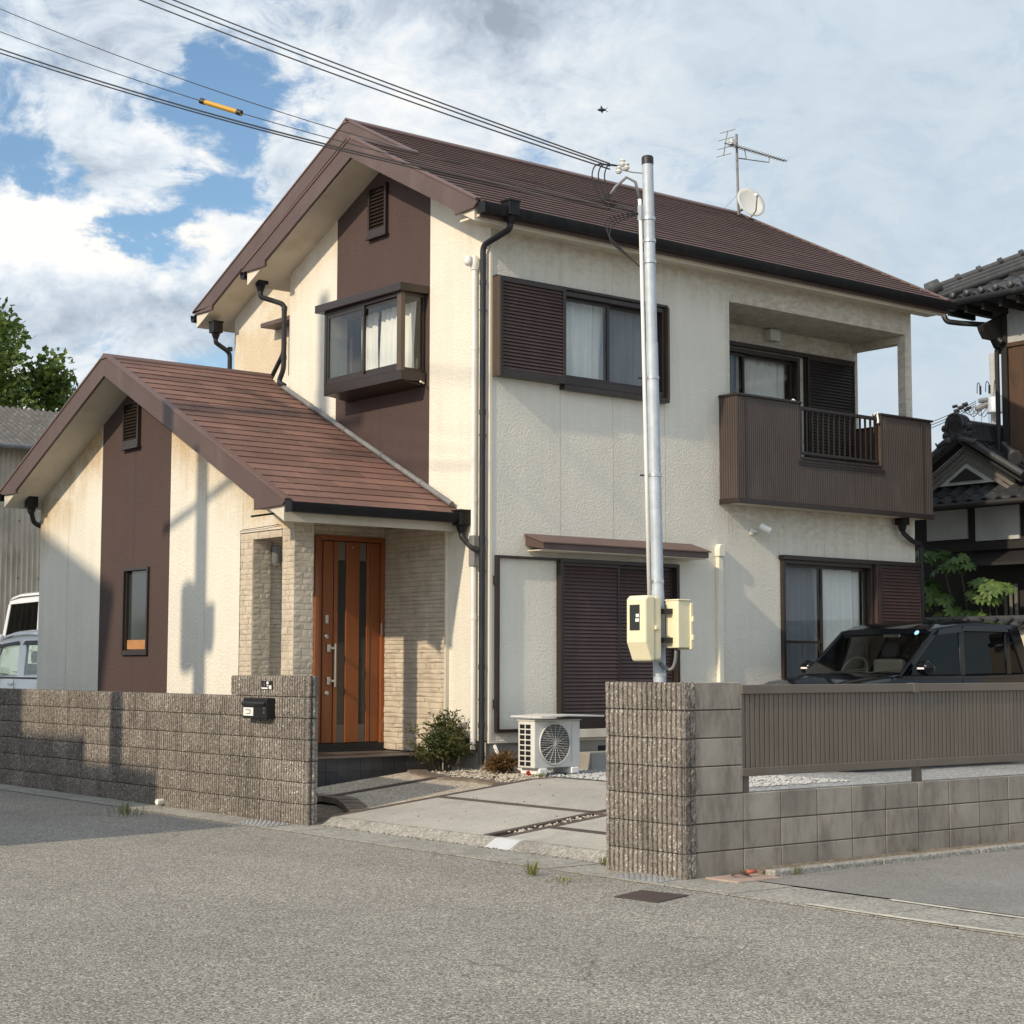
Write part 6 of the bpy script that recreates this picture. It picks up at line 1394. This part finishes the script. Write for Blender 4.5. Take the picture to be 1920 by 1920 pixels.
# ------------------------------------------------------------------ cables and poles
UP = Vector((-7.0, 2.44, 0))
up = empty('utility_pole', UP); tag(up, 'concrete utility pole with boxes and crossarm that carries the house cables', 'pole')
mat('pole_concrete', (.36, .355, .34), .9, var=.12)
MB().tube([UP+Vector((0, 0, -.2)), UP+Vector((0, 0, 10.2))], [.17, .12], 18).build('shaft', 'pole_concrete', up, smooth=50)
MB().box(UP.x-.9, UP.x+.9, UP.y-.04, UP.y+.04, 9.4, 9.48).build('crossarm', 'galv', up); MB().box(UP.x-.05, UP.x+.05, UP.y-.9, UP.y+.9, 8.5, 8.58).build('crossarm', 'galv', up)
MB().lathe(UP+Vector((0, .30, 4.45)), (0, 0, 1), [(0, .14), (.02, .17), (.92, .17), (.96, .10)], 16).build('equipment_can', 'galv', up, smooth=40)
MB().box(UP.x-.15, UP.x+.15, UP.y-.33, UP.y-.13, 4.7, 5.1).build('cable_box', 'galv', up)
MB().tube([UP+Vector((0, .95, 6.1)), UP+Vector((0, -.75, 6.6))], .05, 6).build('telephone_arm', 'galv', up)
def line(name, label, a, b, s, r, grp='cables to the service pole'):
    return tag(MB().tube(sag(a, b, s, 30), r, 6, caps=False).build(name, 'cable', None, smooth=180, norm=False), label, 'cable', grp)
d0 = (UP-CAM).dot(Fv)
def upt(py, dx=0): 
    z = 8.0 + (-25-py)/(FPX/16.8); return Vector((UP.x+dx, UP.y, z))
ta = pp(5.33)+lside*.30
for k, (ey, dz) in enumerate(((-322, .02), (-314, .0), (-299, -.025))):
    line('power_cable', 'black power cable running from the top of the steel pole', upt(ey, 0), ta+Vector((0, 0, dz)), .10+.02*k, .0065, 'power cables to the top of the steel pole')
tb_ = pp(4.955)+lside*.12
for k, (ey, dz, s) in enumerate(((-62, .012, .22), (-48, -.012, .20), (-112, .03, .26), (-172, .05, .28))):
    line('telephone_cable', ('thick lower telephone cable of the close pair to the steel pole', 'lowest telephone cable of the close pair to the steel pole', 'thin telephone cable that carries the yellow sleeve', 'thin topmost telephone cable passing above the yellow sleeve')[k], upt(ey, .05*k), tb_+Vector((0, 0, dz)), s, (.0075, .0065, .004, .004)[k], 'telephone cables to the steel pole')
P_ = sag(upt(-112, .10), tb_+Vector((0, 0, .03)), .26, 400)
def proj(p): v = p-CAM; z = v.dot(Fv); return 960+FPX*v.dot(R2)/z
seg = [p for p in P_ if 375 <= proj(p) <= 455]
if len(seg) > 3:
    ys = tag(empty('cable_sleeve', seg[0]), 'yellow protective sleeve clipped on a telephone cable', 'cable sleeve')
    MB().tube(seg[::3]+[seg[-1]], .022, 10).build('sleeve', 'cable_yellow', ys, smooth=60)
    for a, b in ((seg[0], seg[2]), (seg[-3], seg[-1])): MB().tube([a, b], .026, 10).build('sleeve_end', 'near_black', ys, smooth=60)
# distant pole with transformer
dt = ond(1862, 750, 70); dpl = empty('distant_pole', (dt.x, dt.y, 0)); tag(dpl, 'far utility pole with grey transformer and insulators by the tiled house', 'pole')
px_m = 70/FPX
def dd(px, py): return ond(px, py, 70)
MB().tube([(dt.x+.5, dt.y+.3, 0), (dt.x+.5, dt.y+.3, dt.z+2)], .16, 10).build('shaft', 'pole_concrete', dpl, smooth=60)
MB().lathe(dd(1866, 775), (0, 0, 1), [(0, .30), (.03, .34), (.6, .34), (.66, .30)], 16).build('transformer', 'galv', dpl, smooth=40)
MB().tube([dd(1835, 752), dd(1900, 742)], .10, 8).build('crossarm', 'pipe_grey', dpl)
MB().tube([dd(1830, 768), dd(1850, 758)], .12, 8).build('switch', 'pipe_grey', dpl)
for i in range(3):
    a = dd(1832+16*i, 738-3*i); t = dd(1838+17*i, 724-2*i); MB().tube(bez(a, a+Vector((0, 0, .7)), t, 8), .018, 5).build('jumper', 'cable', dpl); MB().tube([t, t-Vector((0, 0, .35))], .05, 6).build('insulator', 'near_black', dpl)
    MB().tube([dd(1805-8*i, 760+6*i), dd(1814-8*i, 757+6*i)], .09, 6).build('strain_insulator', 'near_black', dpl); MB().tube([dd(1786-4*i+30*(i > 0), 763+3*i), dd(1795-4*i+30*(i > 0), 761+3*i)], .07, 6).build('strain_insulator', 'near_black', dpl)
for i in range(6): MB().tube(bez(dd(1800+8*i, 765+i), dd(1812+6*i, 785+(i % 3)*6), dd(1826+6*i, 764), 8), .014, 4).build('jumper', 'cable', dpl)
for i in range(3): line('high_voltage_line', 'far power line leaving the distant pole', dd(1560, 815+9*i), dd(1830, 752+4*i), .5, .016, 'far power lines')
for i in range(4): MB().tube([dd(1826+14*i, 775), dd(1829+14*i, 900)], .010, 4).build('stay_wire', 'cable', dpl)
# swallow in flight
bp_ = ond(1131, 206, 24); sw = empty('swallow', bp_); tag(sw, 'small dark swallow with forked tail flying above the ridge', 'bird')
sR, sU = R2, U2; u = 24/FPX
b = MB(); b.tube([bp_-sR*11*u, bp_-sR*8*u, bp_-sR*3*u, bp_+sR*2*u, bp_+sR*5*u], [.004, .018, .026, .018, .008], 8); bo_ = b.build('body', 'bird', sw, smooth=180) if 'bird' in MAT else b.build('body', 'near_black', sw, smooth=180)
for s in (1, -1):
    tip = bp_ + sU*(9.5 if s > 0 else -6.5)*u - sR*(4. if s > 0 else 2.)*u + Fv*.02; r0 = bp_-sR*4.5*u; r1 = bp_+sR*.5*u
    MB().add([r0, r0.lerp(tip, .6)-sR*u*.8, tip, r1.lerp(tip, .5)+sR*u*.6, r1, r0+Fv*.006, tip+Fv*.004, r1+Fv*.006], [(0, 1, 3, 4), (1, 2, 3), (5, 6, 1, 0), (7, 4, 3, 6)]).build('wing', 'near_black', sw)
    tt_ = bp_+sR*9.5*u+sU*(5.5*u if s > 0 else -3.8*u); q1_ = bp_+sR*3.*u
    MB().add([q1_+sU*u, q1_-sU*u, tt_+sR*u*.3, tt_-sU*u*.8, (q1_+Fv*.005)], [(0, 2, 3, 1), (0, 4, 2), (1, 3, 4)]).build('tail_feather', 'near_black', sw)
# ------------------------------------------------------------------ across the lane (out of frame; casts the shadow on the wall)
def shade_y(q, x): return q+LT*x
def shade_z(r, x): return r-LK*x
mat('plain_render', (.5, .48, .44), .9, var=.1)
xn = -10.6; ye_ = shade_y(6.0, xn); ez_ = shade_z(1.02, xn)
nh = empty('opposite_house', (xn-3, ye_+4, 0)); tag(nh, 'two-storey house across the lane that shades the ribbed wall', 'house')
MB().box(xn-6, xn, ye_, ye_+7, ZST, ez_).build('wall', 'plain_render', nh)
MB().prism([(xn+.3, ye_-.28, ez_-.10), (xn+.3, ye_+3.5, ez_+1.36), (xn+.3, ye_+7.3, ez_-.10), (xn+.3, ye_+7.3, ez_+.05), (xn+.3, ye_+3.5, ez_+1.51), (xn+.3, ye_-.28, ez_+.05)], (-6.6, 0, 0)).build('roof', 'kawara', nh)
MB().prism([(xn, ye_, ez_), (xn, ye_+3.5, ez_+1.4), (xn, ye_+7, ez_)], (-6, 0, 0)).build('gable', 'plain_render', nh)
x2 = -9.4; MB().box(xn, x2, shade_y(4.2, x2), shade_y(6.5, x2), ZST, shade_z(-1.22, x2)).build('lean_to', 'plain_render', nh); MB().box(xn, x2, shade_y(2.44, x2), shade_y(4.2, x2), ZST, shade_z(-1.50, x2)).build('lean_to', 'plain_render', nh)
x3 = -7.3; tag(MB().box(x3-.15, x3, shade_y(-.08, x3), 16, ZST, shade_z(-2.15, x3)).build('opposite_wall', 'plain_render', None), 'rendered garden wall across the lane from the ribbed wall', 'wall')
